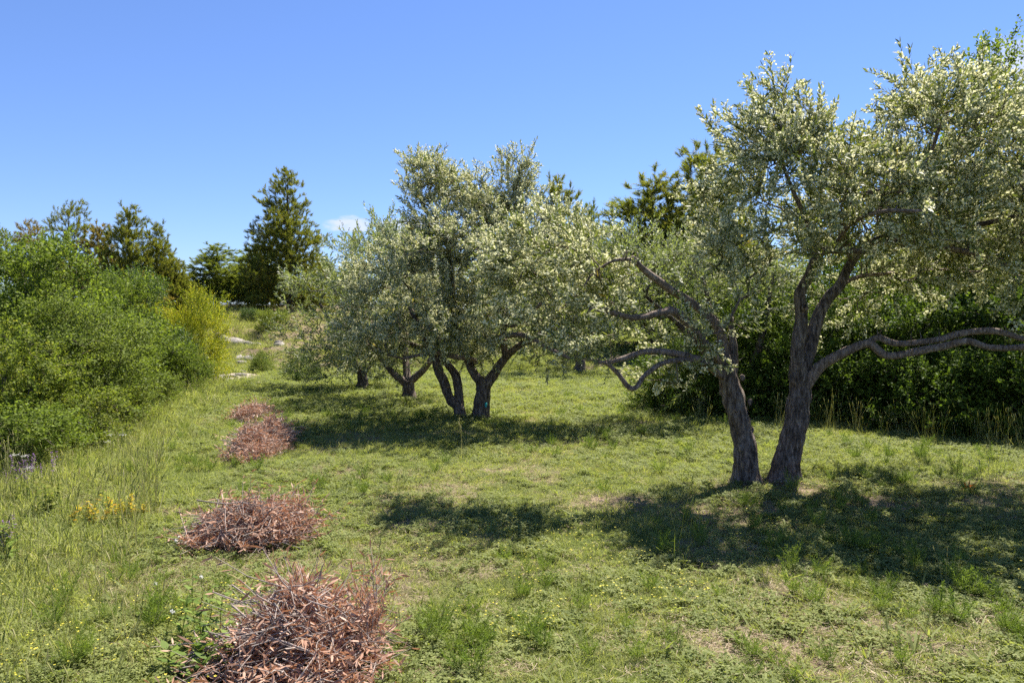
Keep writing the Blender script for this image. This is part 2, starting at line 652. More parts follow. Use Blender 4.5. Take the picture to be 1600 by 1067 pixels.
class Skel:
    def __init__(self):
        self.P, self.par, self.fix, self.man = [], [], [], []

    def poly(self, pts, rads, parent=-1, n_per=4):
        pts, rads = np.asarray(pts, float), np.asarray(rads, float)
        c = catmull(pts, n_per)
        rr = np.interp(np.linspace(0, 1, len(c)), np.linspace(0, 1, len(rads)), rads)
        ids = []
        for q, r_ in zip(c, rr):
            self.P.append(np.array(q))
            self.par.append(parent)
            self.fix.append(r_)
            self.man.append(True)
            parent = len(self.P) - 1
            ids.append(parent)
        return ids, c, rr

    def grow(self, A, step=0.12, jit=0.03, up=0.15, grip=0.0, minz=-1e9, rg=None):
        rg = rg or rng
        A = np.asarray(A, float)
        base = np.array(self.P)
        d0 = np.array([np.min(np.linalg.norm(base - a, axis=1)) for a in A])
        cap = len(self.P) + len(A) * 40
        buf = np.zeros((cap, 3))
        buf[:len(base)] = base
        pen = np.zeros(cap)
        nn = len(base)
        pen[:nn] = [0.0 if not (p_[2] < minz) else 50.0 for p_ in base]
        for k in np.argsort(d0):
            a = A[k]
            dd = np.linalg.norm(buf[:nn] - a, axis=1) + pen[:nn] + grip * np.maximum(0, buf[:nn, 2] - a[2])
            j = int(np.argmin(dd))
            s = buf[j].copy()
            L = np.linalg.norm(a - s)
            if L < step * 0.6:
                continue
            m_ = max(2, int(math.ceil(L / step)))
            pj = self.par[j]
            pd = unit(s - buf[pj]) if pj >= 0 else unit(a - s)
            c1 = s + pd * L * 0.28 + (0, 0, up * L)
            prev = j
            for i in range(1, m_ + 1):
                t = i / m_
                q = s * (1 - t) ** 2 + c1 * 2 * t * (1 - t) + a * t * t
                q = q + rg.normal(0, jit, 3) * (1 if i < m_ else 0.3)
                buf[nn] = q
                self.P.append(q)
                self.par.append(prev)
                self.fix.append(0.0)
                self.man.append(False)
                prev = nn
                nn += 1

    def radii(self, tip=0.004, p=2.25, cap=None):
        n = len(self.P)
        acc = np.zeros(n)
        r = np.zeros(n)
        for i in range(n - 1, -1, -1):
            r[i] = max(tip, acc[i] ** (1 / p))
            if cap and not self.man[i]:
                r[i] = min(r[i], cap)
            if self.man[i]:
                r[i] = self.fix[i]
            if self.par[i] >= 0:
                acc[self.par[i]] += r[i] ** p
        return r

    def grown_soup(self, r, sides=lambda x: 8 if x > 0.03 else (5 if x > 0.012 else 3), rmin=0.0):
        n = len(self.P)
        P = np.array(self.P)
        kids = [[] for _ in range(n)]
        for i in range(n):
            if self.par[i] >= 0 and not self.man[i]:
                kids[self.par[i]].append(i)
        S = Soup()
        for i in range(n):
            pa = self.par[i]
            if self.man[i] or pa < 0:
                continue
            big = max(kids[pa], key=lambda k: r[k])
            if big == i and not self.man[pa]:
                continue
            ch = [pa, i]
            cur = i
            while kids[cur]:
                cur = max(kids[cur], key=lambda k: r[k])
                ch.append(cur)
            rr = np.array([r[c] for c in ch])
            rr[0] = min(rr[0], rr[1] * 1.15)
            if rr[1] < rmin:
                continue
            V, Q, T = tube_arrays(P[ch], rr, sides(rr[1]), cap=False)
            S.add(V, Q, T, 0.5)
        return S


def ellipsoid_points(blobs, n, shell=0.35, rg=None, clump=0, spread=0.15, pw=0.8):
    """Points spread through ellipsoids (centre xyz, radii xyz, weight), denser towards the shell."""
    rg = rg or rng
    if clump:
        c_ = ellipsoid_points(blobs, max(3, n // clump), shell, rg, pw=pw)
        return c_[rg.integers(0, len(c_), n)] + rg.normal(0, spread, (n, 3)) * (1, 1, 0.75)
    w = np.array([b_[2] if len(b_) > 2 else np.prod(b_[1]) ** pw for b_ in blobs], float)
    w /= w.sum()
    k = rg.choice(len(blobs), n, p=w)
    C = np.array([b_[0] for b_ in blobs], float)[k]
    Rr = np.array([b_[1] for b_ in blobs], float)[k]
    d = unit(rg.normal(size=(n, 3)))
    rr = np.where(rg.random(n) < shell, rg.uniform(0.8, 1.0, n), rg.random(n) ** (1 / 3))
    return C + d * rr[:, None] * Rr


def sprig_spots(sk, r, per, rmax=0.02, back=3):
    """(position, direction) along thin grown shoots, with most of them near the ends."""
    n = len(sk.P)
    P = np.array(sk.P)
    kids = np.zeros(n, int)
    for i in range(n):
        if sk.par[i] >= 0:
            kids[sk.par[i]] += 1
    pos, dr = [], []
    for i in range(n):
        if sk.man[i] or r[i] > rmax:
            continue
        d = P[i] - P[sk.par[i]]
        L = np.linalg.norm(d)
        if L < 1e-6:
            continue
        tip = kids[i] == 0
        m_ = per * (1.9 if tip else 1.0)
        m_ = int(m_) + (rng.random() < m_ - int(m_))
        for _ in range(m_):
            t = rng.random()
            pos.append(P[sk.par[i]] + d * t if not tip else P[i] - d * t * 0.5)
            dr.append(d / L)
    return np.array(pos), np.array(dr)


# ------------------------------------------------------------------ leaf and sprig prototypes
def leaf6(base, d, nrm, L, W, curl=0.1):
    """A lance-shaped leaf of four triangles."""
    d, nrm = unit(d), unit(nrm)
    s = unit(np.cross(d, nrm))
    nrm = np.cross(s, d)
    b0 = np.asarray(base, float)
    q = lambda t, w, z: b0 + d * L * t + s * W * w + nrm * L * z
    V = [q(0, 0, 0), q(0.35, 0.5, -curl * 0.2), q(0.35, -0.5, -curl * 0.2), q(0.72, 0.38, -curl * 0.6), q(0.72, -0.38, -curl * 0.6), q(1, 0, -curl)]
    return V, [(2, 4, 3, 1)], [(0, 2, 1), (3, 4, 5)]


def leaf4(base, d, nrm, L, W, curl=0.1):
    d, nrm = unit(d), unit(nrm)
    s = unit(np.cross(d, nrm))
    nrm = np.cross(s, d)
    b0 = np.asarray(base, float)
    q = lambda t, w, z: b0 + d * L * t + s * W * w + nrm * L * z
    V = [q(0, 0, 0), q(0.5, 0.5, curl * 0.25), q(1, 0, -curl), q(0.5, -0.5, curl * 0.25)]
    return V, None, [(0, 3, 1), (3, 2, 1)]


def olive_sprig(rg, length=0.24, pairs=9, L=0.066, W=0.0128, fine=True):
    S, Fl = Soup(), Soup()
    lf = leaf6 if fine else leaf4
    bend = rg.normal(0, 0.12, 2)
    st = lambda t: np.array((bend[0] * t * t * length, bend[1] * t * t * length, t * length))
    for i in range(pairs):
        t = 0.08 + 0.92 * i / (pairs - 1)
        a0 = (i % 2) * math.pi / 2 + rg.normal(0, 0.35)
        for sgn in (0, math.pi):
            if rg.random() < 0.06:
                continue
            a = a0 + sgn
            el = rg.uniform(0.55, 1.05) * (1.0 - 0.45 * t)
            d = np.array((math.cos(a) * math.sin(el), math.sin(a) * math.sin(el), math.cos(el)))
            nr = np.array((-math.cos(a) * math.cos(el), -math.sin(a) * math.cos(el), math.sin(el))) + rg.normal(0, 0.35, 3)
            k = rg.uniform(0.75, 1.15) * (1 - 0.25 * max(0, t - 0.7) / 0.3)
            V, Q, T = lf(st(t), d, nr, L * k, W * rg.uniform(0.85, 1.15), rg.uniform(-0.05, 0.25))
            S.add(V, Q, T, rg.random())
        if fine and i >= 3:
            for sgn in (0, math.pi):
                if rg.random() < 0.35:
                    continue
                a = a0 + sgn + 0.3
                dd = np.array((math.cos(a) * 0.75, math.sin(a) * 0.75, 0.65))
                for f in range(6):
                    c = st(t) + dd * (0.010 + 0.006 * f) + rg.normal(0, 0.006, 3)
                    u_, v_ = unit(rg.normal(size=3)), unit(rg.normal(size=3))
                    v_ = unit(np.cross(u_, v_))
                    s = rg.uniform(0.007, 0.0115)
                    Fl.add([c - u_ * s, c - v_ * s * 0.8, c + u_ * s, c + v_ * s * 0.8], [(0, 1, 2, 3)], None, rg.random())
        elif not fine and i in (2, 4, 6):
            for f in range(2):
                c = st(t) + rg.normal(0, 0.014, 3)
                u_, v_ = unit(rg.normal(size=3)), unit(rg.normal(size=3))
                s = rg.uniform(0.011, 0.016)
                Fl.add([c - u_ * s, c - v_ * s * 0.8, c + u_ * s, c + v_ * s * 0.8], [(0, 1, 2, 3)], None, rg.random())
    tw = tube_arrays([st(0) * 1.0, st(0.5), st(0.97)], [0.0022, 0.0018, 0.0009], 3, cap=False)
    S.add(*tw, c=0.72)
    return S.arrays(), Fl.arrays()


pr = np.random.default_rng(3)
OLIVE_FINE = [olive_sprig(pr, pr.uniform(0.2, 0.28), 9) for _ in range(9)]
OLIVE_COARSE = [olive_sprig(pr, pr.uniform(0.24, 0.32), 7, 0.078, 0.021, False) for _ in range(5)]


def leafy_sprig(rg, length=0.22, count=9, L=0.045, W=0.028, twist=2.4, lf=leaf4, spread=1.0):
    S = Soup()
    bend = rg.normal(0, 0.25, 2)
    st = lambda t: np.array((bend[0] * t * t * length, bend[1] * t * t * length, t * length))
    for i in range(count):
        t = (i + 0.6) / count
        a = i * twist + rg.normal(0, 0.4)
        el = rg.uniform(0.7, 1.3) * spread * (1 - 0.4 * t)
        d = np.array((math.cos(a) * math.sin(el), math.sin(a) * math.sin(el), math.cos(el)))
        nr = np.array((-math.cos(a) * math.cos(el), -math.sin(a) * math.cos(el), math.sin(el))) + rg.normal(0, 0.45, 3)
        k = rg.uniform(0.65, 1.2)
        S.add(*lf(st(t) + d * L * 0.15, d, nr, L * k, W * k, rg.uniform(0, 0.3)), c=rg.random())
    S.add(*tube_arrays([st(0), st(0.5), st(0.97)], [0.0025, 0.002, 0.001], 3, cap=False), c=0.05)
    return S.arrays()


def place_sprigs(protos, pos, dr, centre, out=0.45, up=0.25, rnd=0.45, smin=0.8, smax=1.2, droop=0.0):
    n_ = len(pos)
    d = unit(dr) * 0.6 + unit(pos - centre) * out + np.array((0, 0, up)) + rng.normal(0, rnd, (n_, 3))
    d[:, 2] -= droop * rng.random(n_)
    M = frames(d, rng.uniform(0, 2 * np.pi, n_))
    return rng.integers(0, len(protos), n_), M, rng.uniform(smin, smax, n_), rng.random(n_)


# ------------------------------------------------------------------ olive trees
def olive_crown(root, base, sk, blobs, n_attr, per, fine, centre, mat_leaf, flower_share, step=0.13, minz=0.0, tipr=0.0035, seed=1, rmax=0.016, sm=(0.8, 1.2), jit=0.022):
    rg = np.random.default_rng(seed)
    A = ellipsoid_points(blobs, n_attr, 0.35, rg, 4, 0.11 if fine else 0.16)
    sk.grow(A, step, jit, 0.10, 0.25, minz, rg)
    r = sk.radii(tipr, 2.3, 0.05)
    S = sk.grown_soup(r)
    V = S.arrays()
    S.V = [v - base for v in S.V]
    tag(link('branches', S.mesh('olive branches', True), M_TWIG if not fine else M_LIMB, root), kind='stuff')
    pos, dr = sprig_spots(sk, r, per, rmax)
    pick, M, sc, tint = place_sprigs(OLIVE_FINE if fine else OLIVE_COARSE, pos, dr, centre, 0.35, 0.30, 0.42, sm[0], sm[1])
    protos = OLIVE_FINE if fine else OLIVE_COARSE
    SL = bake([q[0] for q in protos], pick, M, pos - base, sc, tint)
    crown = link('crown', SL.mesh('olive crown'), mat_leaf, root)
    # blossom: richest on the outer, upper shoots
    hi = (pos[:, 2] - pos[:, 2].min()) / max(1e-6, np.ptp(pos[:, 2]))
    far = np.linalg.norm((pos - centre), axis=1)
    far = far / np.quantile(far, 0.9)
    patchy = fnoise(pos[:, 0] + pos[:, 1] * 0.7, pos[:, 2] + pos[:, 1] * 0.5, 1.9, seed, 2)
    keep = rng.random(len(pos)) < np.clip(flower_share * (0.35 + 0.75 * hi) * (0.3 + 0.9 * far) * (0.2 + 1.6 * patchy), 0, 1)
    SF = bake([q[1] for q in protos], np.where(keep, pick, -1), M, pos - base, sc, tint)
    link('blossom', SF.mesh('olive blossom'), M_BLOSSOM, crown)
    print('olive', len(pos), 'sprigs', len(SL.V) and sum(len(q) * 2 for q in SL.Q) + sum(len(q) for q in SL.T))
    return crown


def stem(root, base, sk, pts, rads, name='trunk', parent=-1, sides=22, amp=0.20, ridges=0.16, mat_=None, n_per=7, seed=0.0, flare=0.0, cap=True):
    """A hand-laid trunk or limb: goes into the skeleton and gets its own gnarled mesh."""
    ids, c, rr = sk.poly(pts, rads, parent, 3)
    P = catmull(pts, n_per)
    r_ = np.interp(np.linspace(0, 1, len(P)), np.linspace(0, 1, len(rads)), rads)
    if flare:
        hgt = P[:, 2] - P[0, 2]
        r_ = r_ * (1 + flare * 1.5 * np.exp(-np.maximum(hgt - 0.08, 0) / 0.10))
    P = P + np.array([mnoise.noise_vector(Vector(q * 4.0 + seed)) for q in P]) * np.minimum(r_[:, None] * 0.35, 0.03) * np.linspace(0, 1, len(P))[:, None].clip(0, 1)
    V, Q, T = tube_arrays(P - base, r_, sides, amp, 7.0, ridges, cap, seed)
    S = Soup()
    S.add(V, Q, T, 0.5)
    o_ = link(name, S.mesh('olive ' + name, True), mat_ or M_BARK, root)
    return ids, o_, P, r_


def knob(c, r_, base, root, name='knot', mat_=None, seed=0, squash=(1, 1, 1)):
    S = Soup()
    nu, nv = 9, 6
    V = []
    for i in range(nv + 1):
        for j in range(nu):
            th, ph = math.pi * i / nv, 2 * math.pi * j / nu
            d = np.array((math.sin(th) * math.cos(ph), math.sin(th) * math.sin(ph), math.cos(th)))
            k = r_ * (1 + 0.45 * mnoise.noise(Vector(d * 2.1 + seed)))
            V.append(c - base + d * k * np.array(squash))
    Q = [(i * nu + j, i * nu + (j + 1) % nu, (i + 1) * nu + (j + 1) % nu, (i + 1) * nu + j) for i in range(nv) for j in range(nu)]
    S.add(V, Q)
    return link(name, S.mesh('bark knot', True), mat_ or M_BARK, root)


def disc(c, nrm, r_, base, root, name, mat_):
    S = Soup()
    x = unit(np.cross(nrm, (0.31, 0.2, 0.9)))
    y = np.cross(unit(nrm), x)
    k = 14
    ring = [c - base + (x * math.cos(6.2832 * i / k) + y * math.sin(6.2832 * i / k)) * r_ * (0.88 + 0.2 * rng.random()) for i in range(k)]
    V = ring + [q - unit(nrm) * 0.02 for q in ring] + [c - base + unit(nrm) * 0.003]
    S.add(V, [(i, i + k, (i + 1) % k + k, (i + 1) % k) for i in range(k)], [(i, (i + 1) % k, 2 * k) for i in range(k)])
    return link(name, S.mesh(name), mat_, root)


def B(px, py, d, rx, ry, rd, w=None):
    """Crown lobe: centre at a pixel and distance, half sizes in photo pixels across and up, metres in depth."""
    k = d / F_PX
    return (at(px, py, d), (rx * k, rd, ry * k)) + ((w,) if w else ())


# --- the near twin-stemmed olive
base = at(1196, 757, 7.45)
base[2] = h1(base[0], base[1])
near = empty('olive_tree', base)
tag(near, 'large twin-stemmed olive tree in blossom, nearest on the right-hand lawn', 'tree', 'olive trees of the grove')
sk = Skel()
D = 7.45
w = lambda px: 0.72 * px / F_PX * D          # width in photo pixels to metres
gz = base[2] - 0.12
b_l = at(1167, 757, D); b_l[2] = gz
t_l, o_tl, P_l, r_l = stem(near, base, sk, [b_l, at(1166, 720, D), at(1158, 669, D), at(1147, 622, D - 0.02), at(1139, 586, D - 0.05), at(1131, 556, D - 0.05)],
                           [w(27), w(24), w(23), w(23), w(20), w(15)], seed=1.0, flare=0.45, n_per=9, sides=28)
i_st = t_l[-3]
# the cut stub standing on the left stem
_, o_stub, _, _ = stem(near, base, sk, [at(1141, 595, D - 0.02), at(1147, 560, D), at(1144, 528, D + 0.02), at(1141, 499, D + 0.02)], [w(13), w(9), w(7), w(6)], 'limb', i_st, 14, 0.28, 0.2, None, 6, 2.0)
disc(at(1141, 496, D + 0.02), np.array((-0.2, -0.3, 1.0)), w(6), base, o_stub, 'cut_end', M_CUT)
l_top, _, _, _ = stem(near, base, sk, [at(1133, 566, D - 0.03), at(1122, 512, D - 0.05), at(1084, 476, D - 0.15), at(1044, 450, D - 0.3), at(1009, 424, D - 0.42), at(987, 402, D - 0.5)],
                      [w(13), w(10), w(9), w(8), w(7), w(5)], 'limb', i_st, 14, 0.16, 0.1, M_LIMB, 6, 3.0)
l_tip, _, _, _ = stem(near, base, sk, [at(990, 405, D - 0.5), at(957, 408, D - 0.6), at(926, 428, D - 0.7), at(913, 446, D - 0.75)], [w(4), w(3), w(2.2), w(1.5)], 'limb', l_top[-1], 8, 0.12, 0.0, M_LIMB, 5, 4.0)
l_mid, _, _, _ = stem(near, base, sk, [at(1131, 570, D - 0.05), at(1100, 535, D - 0.2), at(1076, 506, D - 0.3), at(1053, 487, D - 0.4), at(1031, 489, D - 0.5), at(987, 496, D - 0.65), at(939, 483, D - 0.8), at(915, 487, D - 0.85)],
                      [w(10), w(9), w(9), w(9), w(7), w(6), w(5), w(4)], 'limb', i_st, 12, 0.2, 0.1, M_LIMB, 6, 5.0)
l_low, _, _, _ = stem(near, base, sk, [at(1134, 590, D - 0.05), at(1090, 562, D - 0.3), at(1044, 550, D - 0.5), at(1010, 550, D - 0.6), at(987, 555, D - 0.7), at(948, 568, D - 0.8)],
                      [w(9), w(8), w(7), w(6), w(5.5), w(4)], 'limb', i_st, 12, 0.2, 0.1, M_LIMB, 6, 6.0)
l_u, _, _, _ = stem(near, base, sk, [at(1092, 561, D - 0.3), at(1040, 566, D - 0.55), at(1009, 585, D - 0.65), at(994, 605, D - 0.7), at(981, 604, D - 0.72), at(966, 585, D - 0.76), at(948, 568, D - 0.8), at(936, 566, D - 0.9)],
                    [w(6), w(5.5), w(5), w(5), w(5), w(4.5), w(4), w(3)], 'limb', l_low[3], 10, 0.2, 0.1, M_LIMB, 6, 7.0)
b_r = at(1224, 757, D + 0.02); b_r[2] = gz
t_r, o_tr, P_r, r_r = stem(near, base, sk, [b_r, at(1232, 715, D + 0.02), at(1244, 664, D + 0.02), at(1249, 620, D + 0.02), at(1250, 590, D + 0.02), at(1249, 566, D + 0.02)],
                           [w(28), w(26), w(24), w(23), w(22), w(19)], seed=11.0, flare=0.45, n_per=9, sides=28)
i_fk = t_r[-5]
l_a, o_la, _, _ = stem(near, base, sk, [at(1249, 585, D), at(1246, 546, D), at(1252, 510, D), at(1252, 485, D), at(1250, 459, D), at(1263, 432, D), at(1276, 404, D - 0.05), at(1296, 391, D - 0.12), at(1350, 394, D - 0.3)],
                       [w(16), w(15), w(14), w(13), w(12.5), w(11), w(9), w(8), w(6)], 'limb', i_fk, 18, 0.14, 0.08, M_BARK, 7, 12.0)
kn = knob(at(1258, 481, D - 0.09), w(7.5), base, o_la, 'knot', M_LIMB, 2)
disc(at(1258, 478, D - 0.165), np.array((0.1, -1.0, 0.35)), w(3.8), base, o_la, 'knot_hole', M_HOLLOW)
l_b, o_lb, _, _ = stem(near, base, sk, [at(1254, 590, D + 0.03), at(1263, 556, D + 0.06), at(1273, 511, D + 0.1), at(1290, 472, D + 0.15), at(1312, 446, D + 0.2), at(1335, 405, D + 0.25), at(1372, 375, D + 0.25), at(1434, 361, D + 0.15), at(1520, 352, D), at(1600, 335, D - 0.2)],
                       [w(14), w(13), w(13), w(13), w(11), w(9), w(8), w(8), w(6), w(4.5)], 'limb', i_fk, 18, 0.2, 0.16, M_BARK, 6, 13.0)
l_c, o_lc, _, _ = stem(near, base, sk, [at(1256, 608, D), at(1276, 578, D - 0.05), at(1300, 560, D - 0.12), at(1337, 542, D - 0.22), at(1359, 537, D - 0.27), at(1386, 555, D - 0.3), at(1425, 551, D - 0.38), at(1469, 542, D - 0.45), at(1512, 533, D - 0.55), at(1547, 543, D - 0.6), at(1600, 542, D - 0.7), at(1680, 530, D - 0.8)],
                       [w(15), w(12.5), w(10.5), w(9.5), w(8.5), w(8), w(7.5), w(7.5), w(7), w(6.5), w(6), w(4)], 'limb', i_fk, 16, 0.2, 0.1, M_LIMB, 6, 14.0)
l_d, _, _, _ = stem(near, base, sk, [at(1352, 538, D - 0.25), at(1372, 528, D - 0.25), at(1403, 537, D - 0.28), at(1469, 530, D - 0.36), at(1504, 520, D - 0.42), at(1556, 517, D - 0.5), at(1600, 530, D - 0.56), at(1660, 538, D - 0.6)],
                    [w(7), w(6.5), w(6), w(6.5), w(6.5), w(6.5), w(5.5), w(4)], 'limb', l_c[10], 12, 0.2, 0.1, M_LIMB, 6, 15.0)
l_e, _, _, _ = stem(near, base, sk, [at(1372, 377, D + 0.25), at(1438, 383, D + 0.1), at(1476, 388, D), at(1512, 394, D - 0.1), at(1546, 410, D - 0.2), at(1580, 414, D - 0.3)],
                    [w(7), w(6.5), w(6), w(6), w(4.5), w(3)], 'limb', l_b[18], 10, 0.2, 0.1, M_LIMB, 6, 16.0)
l_f, _, _, _ = stem(near, base, sk, [at(1333, 408, D + 0.24), at(1316, 360, D + 0.1), at(1330, 315, D), at(1368, 300, D - 0.05), at(1412, 300, D - 0.1), at(1450, 250, D - 0.1), at(1470, 190, D - 0.1)],
                    [w(8), w(7), w(6.5), w(6), w(5), w(4), w(3)], 'limb', l_b[15], 10, 0.18, 0.08, M_LIMB, 6, 17.0)
l_g, _, _, _ = stem(near, base, sk, [at(1276, 404, D - 0.05), at(1262, 350, D - 0.15), at(1240, 300, D - 0.25), at(1222, 250, D - 0.3), at(1220, 190, D - 0.3)],
                    [w(7), w(5), w(4), w(3), w(2)], 'limb', l_a[18], 8, 0.15, 0.05, M_LIMB, 6, 18.0)
l_h, _, _, _ = stem(near, base, sk, [at(1300, 392, D - 0.12), at(1330, 350, D - 0.6), at(1380, 330, D - 1.1), at(1440, 330, D - 1.5)], [w(5), w(4.5), w(4), w(3)], 'limb', l_a[21], 8, 0.15, 0.05, M_LIMB, 6, 19.0)
l_i, _, _, _ = stem(near, base, sk, [at(1312, 446, D + 0.2), at(1345, 432, D + 0.7), at(1420, 425, D + 1.1), at(1500, 420, D + 1.5)], [w(6), w(5), w(4), w(3)], 'limb', l_b[12], 8, 0.15, 0.05, M_LIMB, 6, 20.0)
for q, (px, py, rr_) in enumerate([(1172, 628, 6), (1174, 671, 6), (1128, 612, 7), (1160, 590, 6), (1150, 640, 5), (1216, 742, 9), (1158, 700, 6)]):
    knob(at(px, py, D - 0.10 if 1135 < px < 1170 else D), w(rr_), base, o_tl if px < 1200 else o_tr, 'knot', None, q * 3.1, (1, 0.8, 1.3))
blobs = [B(1225, 225, D - 0.1, 55, 85, 0.55), B(1258, 155, D - 0.1, 32, 34, 0.3), B(1175, 260, D - 0.1, 62, 75, 0.7), B(1142, 350, D - 0.2, 60, 65, 0.8), B(1220, 330, D - 0.2, 110, 90, 1.3),
         B(1135, 410, D, 70, 50, 0.9), B(1215, 395, D - 0.6, 80, 40, 0.6), B(1338, 300, D, 80, 65, 1.2), B(1350, 360, D + 0.3, 100, 50, 1.5),
         B(1480, 205, D - 0.1, 90, 85, 1.2), B(1462, 138, D, 55, 32, 0.5), B(1560, 170, D, 70, 50, 0.8), B(1322, 350, D - 0.5, 60, 50, 0.6), B(1530, 400, D - 0.2, 110, 45, 1.2), B(1410, 415, D + 0.6, 100, 38, 0.8), B(1600, 260, D, 120, 115, 1.5), B(1450, 260, D - 0.2, 95, 85, 1.5),
         B(1530, 330, D - 0.3, 130, 70, 1.5), B(1680, 310, D, 100, 110, 1.4), B(1700, 500, D - 0.7, 60, 45, 0.5), B(1450, 440, D + 1.4, 150, 40, 0.5, 0.15), B(1600, 450, D + 1.0, 90, 40, 0.7, 0.15), B(1430, 350, D - 1.3, 90, 55, 0.5), B(1290, 480, D + 1.3, 60, 35, 0.4, 0.15)]
left_blobs = [B(1062, 540, D - 0.42, 42, 28, 0.2, 0.12), B(1072, 585, D - 0.35, 30, 18, 0.2, 0.05), B(1010, 520, D - 0.15, 40, 14, 0.2, 0.03), B(945, 545, D - 0.6, 40, 20, 0.25, 0.06), B(895, 470, D - 0.5, 55, 55, 0.5, 0.16), B(885, 405, D - 0.2, 60, 50, 0.5, 0.16), B(845, 450, D - 0.3, 50, 60, 0.5, 0.16), B(965, 450, D - 0.2, 35, 18, 0.2, 0.03), B(865, 530, D - 0.8, 45, 35, 0.4), B(818, 405, D + 0.3, 52, 48, 0.5, 0.15)]
nA = 900
w_l = sum(np.prod(b_[1]) ** 0.8 for b_ in left_blobs)
w_m = sum(np.prod(b_[1]) ** 0.8 for b_ in blobs)
print('blob weights', w_l, w_m)
olive_crown(near, base, sk, blobs + left_blobs, 1230, 1.1, True, at(1360, 330, D), M_OLIVE, 2.1, minz=1.15, seed=21, sm=(1.0, 1.55))

# short dead spurs and water shoots along the bare limbs
limbs_ = [c for c in near.children if c.name.startswith('limb')]
for c in limbs_:
    co = np.zeros(len(c.data.vertices) * 3, np.float32)
    c.data.vertices.foreach_get('co', co)
    co = co.reshape(-1, 3)
    S = Soup()
    for k in range(11):
        p0 = co[rng.integers(0, len(co) - 2)].astype(float)
        dd = unit(rng.normal(0, 1, 3) + (0, 0, 0.9))
        Ls = rng.uniform(0.03, 0.16)
        p1 = p0 + dd * Ls * 0.5 + rng.normal(0, 0.008, 3)
        p2 = p0 + unit(dd + rng.normal(0, 0.4, 3)) * Ls
        r0 = rng.uniform(0.003, 0.007)
        S.add(*tube_arrays([p0 - dd * 0.01, p1, p2], [r0, r0 * 0.7, r0 * 0.25], 5))
    tag(link('spurs', S.mesh('limb spurs', True), M_LIMB, c), kind='stuff')

# --- the middle twin-stemmed olive
D = 12.4
w = lambda px: px / F_PX * D
base = at(738, 655, D)
base[2] = h1(base[0], base[1])
mid = empty('olive_tree', base)
tag(mid, 'twin-stemmed olive tree in blossom at the middle of the lawn, teal tag on one stem', 'tree', 'olive trees of the grove')
sk = Skel()
gz = base[2] - 0.1
b0 = at(751, 655, D); b0[2] = gz
t_a, o_ta, _, _ = stem(mid, base, sk, [b0, at(752, 635, D), at(756, 610, D), at(758, 594, D)], [w(13), w(12), w(11.5), w(12)], seed=31.0, flare=0.25, sides=18)
f1, _, _, _ = stem(mid, base, sk, [at(757, 602, D), at(741, 584, D), at(730, 560, D), at(712, 520, D), at(706, 436, D), at(697, 380, D - 0.1), at(667, 332, D - 0.1), at(645, 285, D - 0.1)], [w(9), w(7), w(6), w(5.5), w(4.5), w(3.5), w(2.6), w(1.6)], 'limb', t_a[-2], 10, 0.16, 0.1, M_BARK, 6, 32.0)
f2, _, _, _ = stem(mid, base, sk, [at(759, 602, D), at(775, 580, D), at(792, 556, D), at(814, 539, D - 0.2), at(850, 520, D - 0.4), at(885, 500, D - 0.6)], [w(9), w(7.5), w(6.5), w(5), w(4), w(3)], 'limb', t_a[-2], 10, 0.16, 0.1, M_BARK, 6, 33.0)
f3, _, _, _ = stem(mid, base, sk, [at(790, 560, D), at(786, 520, D), at(794, 480, D), at(788, 444, D), at(777, 405, D), at(784, 358, D), at(800, 310, D), at(812, 275, D)], [w(6), w(5), w(5), w(4), w(3.4), w(3), w(2.2), w(1.5)], 'limb', f2[5], 8, 0.16, 0.1, M_BARK, 6, 34.0)
b1 = at(722, 652, D + 0.05); b1[2] = gz
t_b, o_tb, _, _ = stem(mid, base, sk, [b1, at(716, 636, D + 0.05), at(702, 621, D + 0.02), at(693, 596, D - 0.05), at(682, 569, D - 0.1), at(664, 530, D - 0.2), at(640, 480, D - 0.3)], [w(10), w(8.5), w(8), w(7.5), w(7), w(5), w(3.5)], seed=35.0, flare=0.2, sides=14)
f4, _, _, _ = stem(mid, base, sk, [at(719, 642, D + 0.06), at(717, 621, D + 0.1), at(713, 591, D + 0.1), at(703, 574, D + 0.15), at(680, 552, D + 0.3), at(620, 530, D + 0.5), at(580, 510, D + 0.6)], [w(8), w(7.5), w(6.5), w(6), w(5), w(4), w(3)], 'trunk', t_b[2], 12, 0.16, 0.1, M_BARK, 6, 36.0)
f5, _, _, _ = stem(mid, base, sk, [at(742, 566, D), at(736, 561, D - 0.3), at(706, 557, D - 0.5), at(676, 552, D - 0.7), at(630, 560, D - 0.9)], [w(5), w(4.5), w(4), w(3.5), w(2.5)], 'limb', f1[5], 8, 0.16, 0.1, M_LIMB, 6, 37.0)
f6, _, _, _ = stem(mid, base, sk, [at(788, 530, D), at(771, 530, D - 0.4), at(814, 523, D - 0.8), at(850, 540, D - 1.1), at(890, 560, D - 1.3)], [w(4.5), w(4), w(4), w(3), w(2)], 'limb', f3[4], 8, 0.16, 0.1, M_LIMB, 6, 38.0)
f7, _, _, _ = stem(mid, base, sk, [at(792, 486, D), at(784, 500, D - 0.3), at(806, 506, D - 0.7), at(850, 470, D - 1.0)], [w(5), w(5), w(4.5), w(2.5)], 'limb', f3[7], 8, 0.16, 0.1, M_LIMB, 6, 39.0)
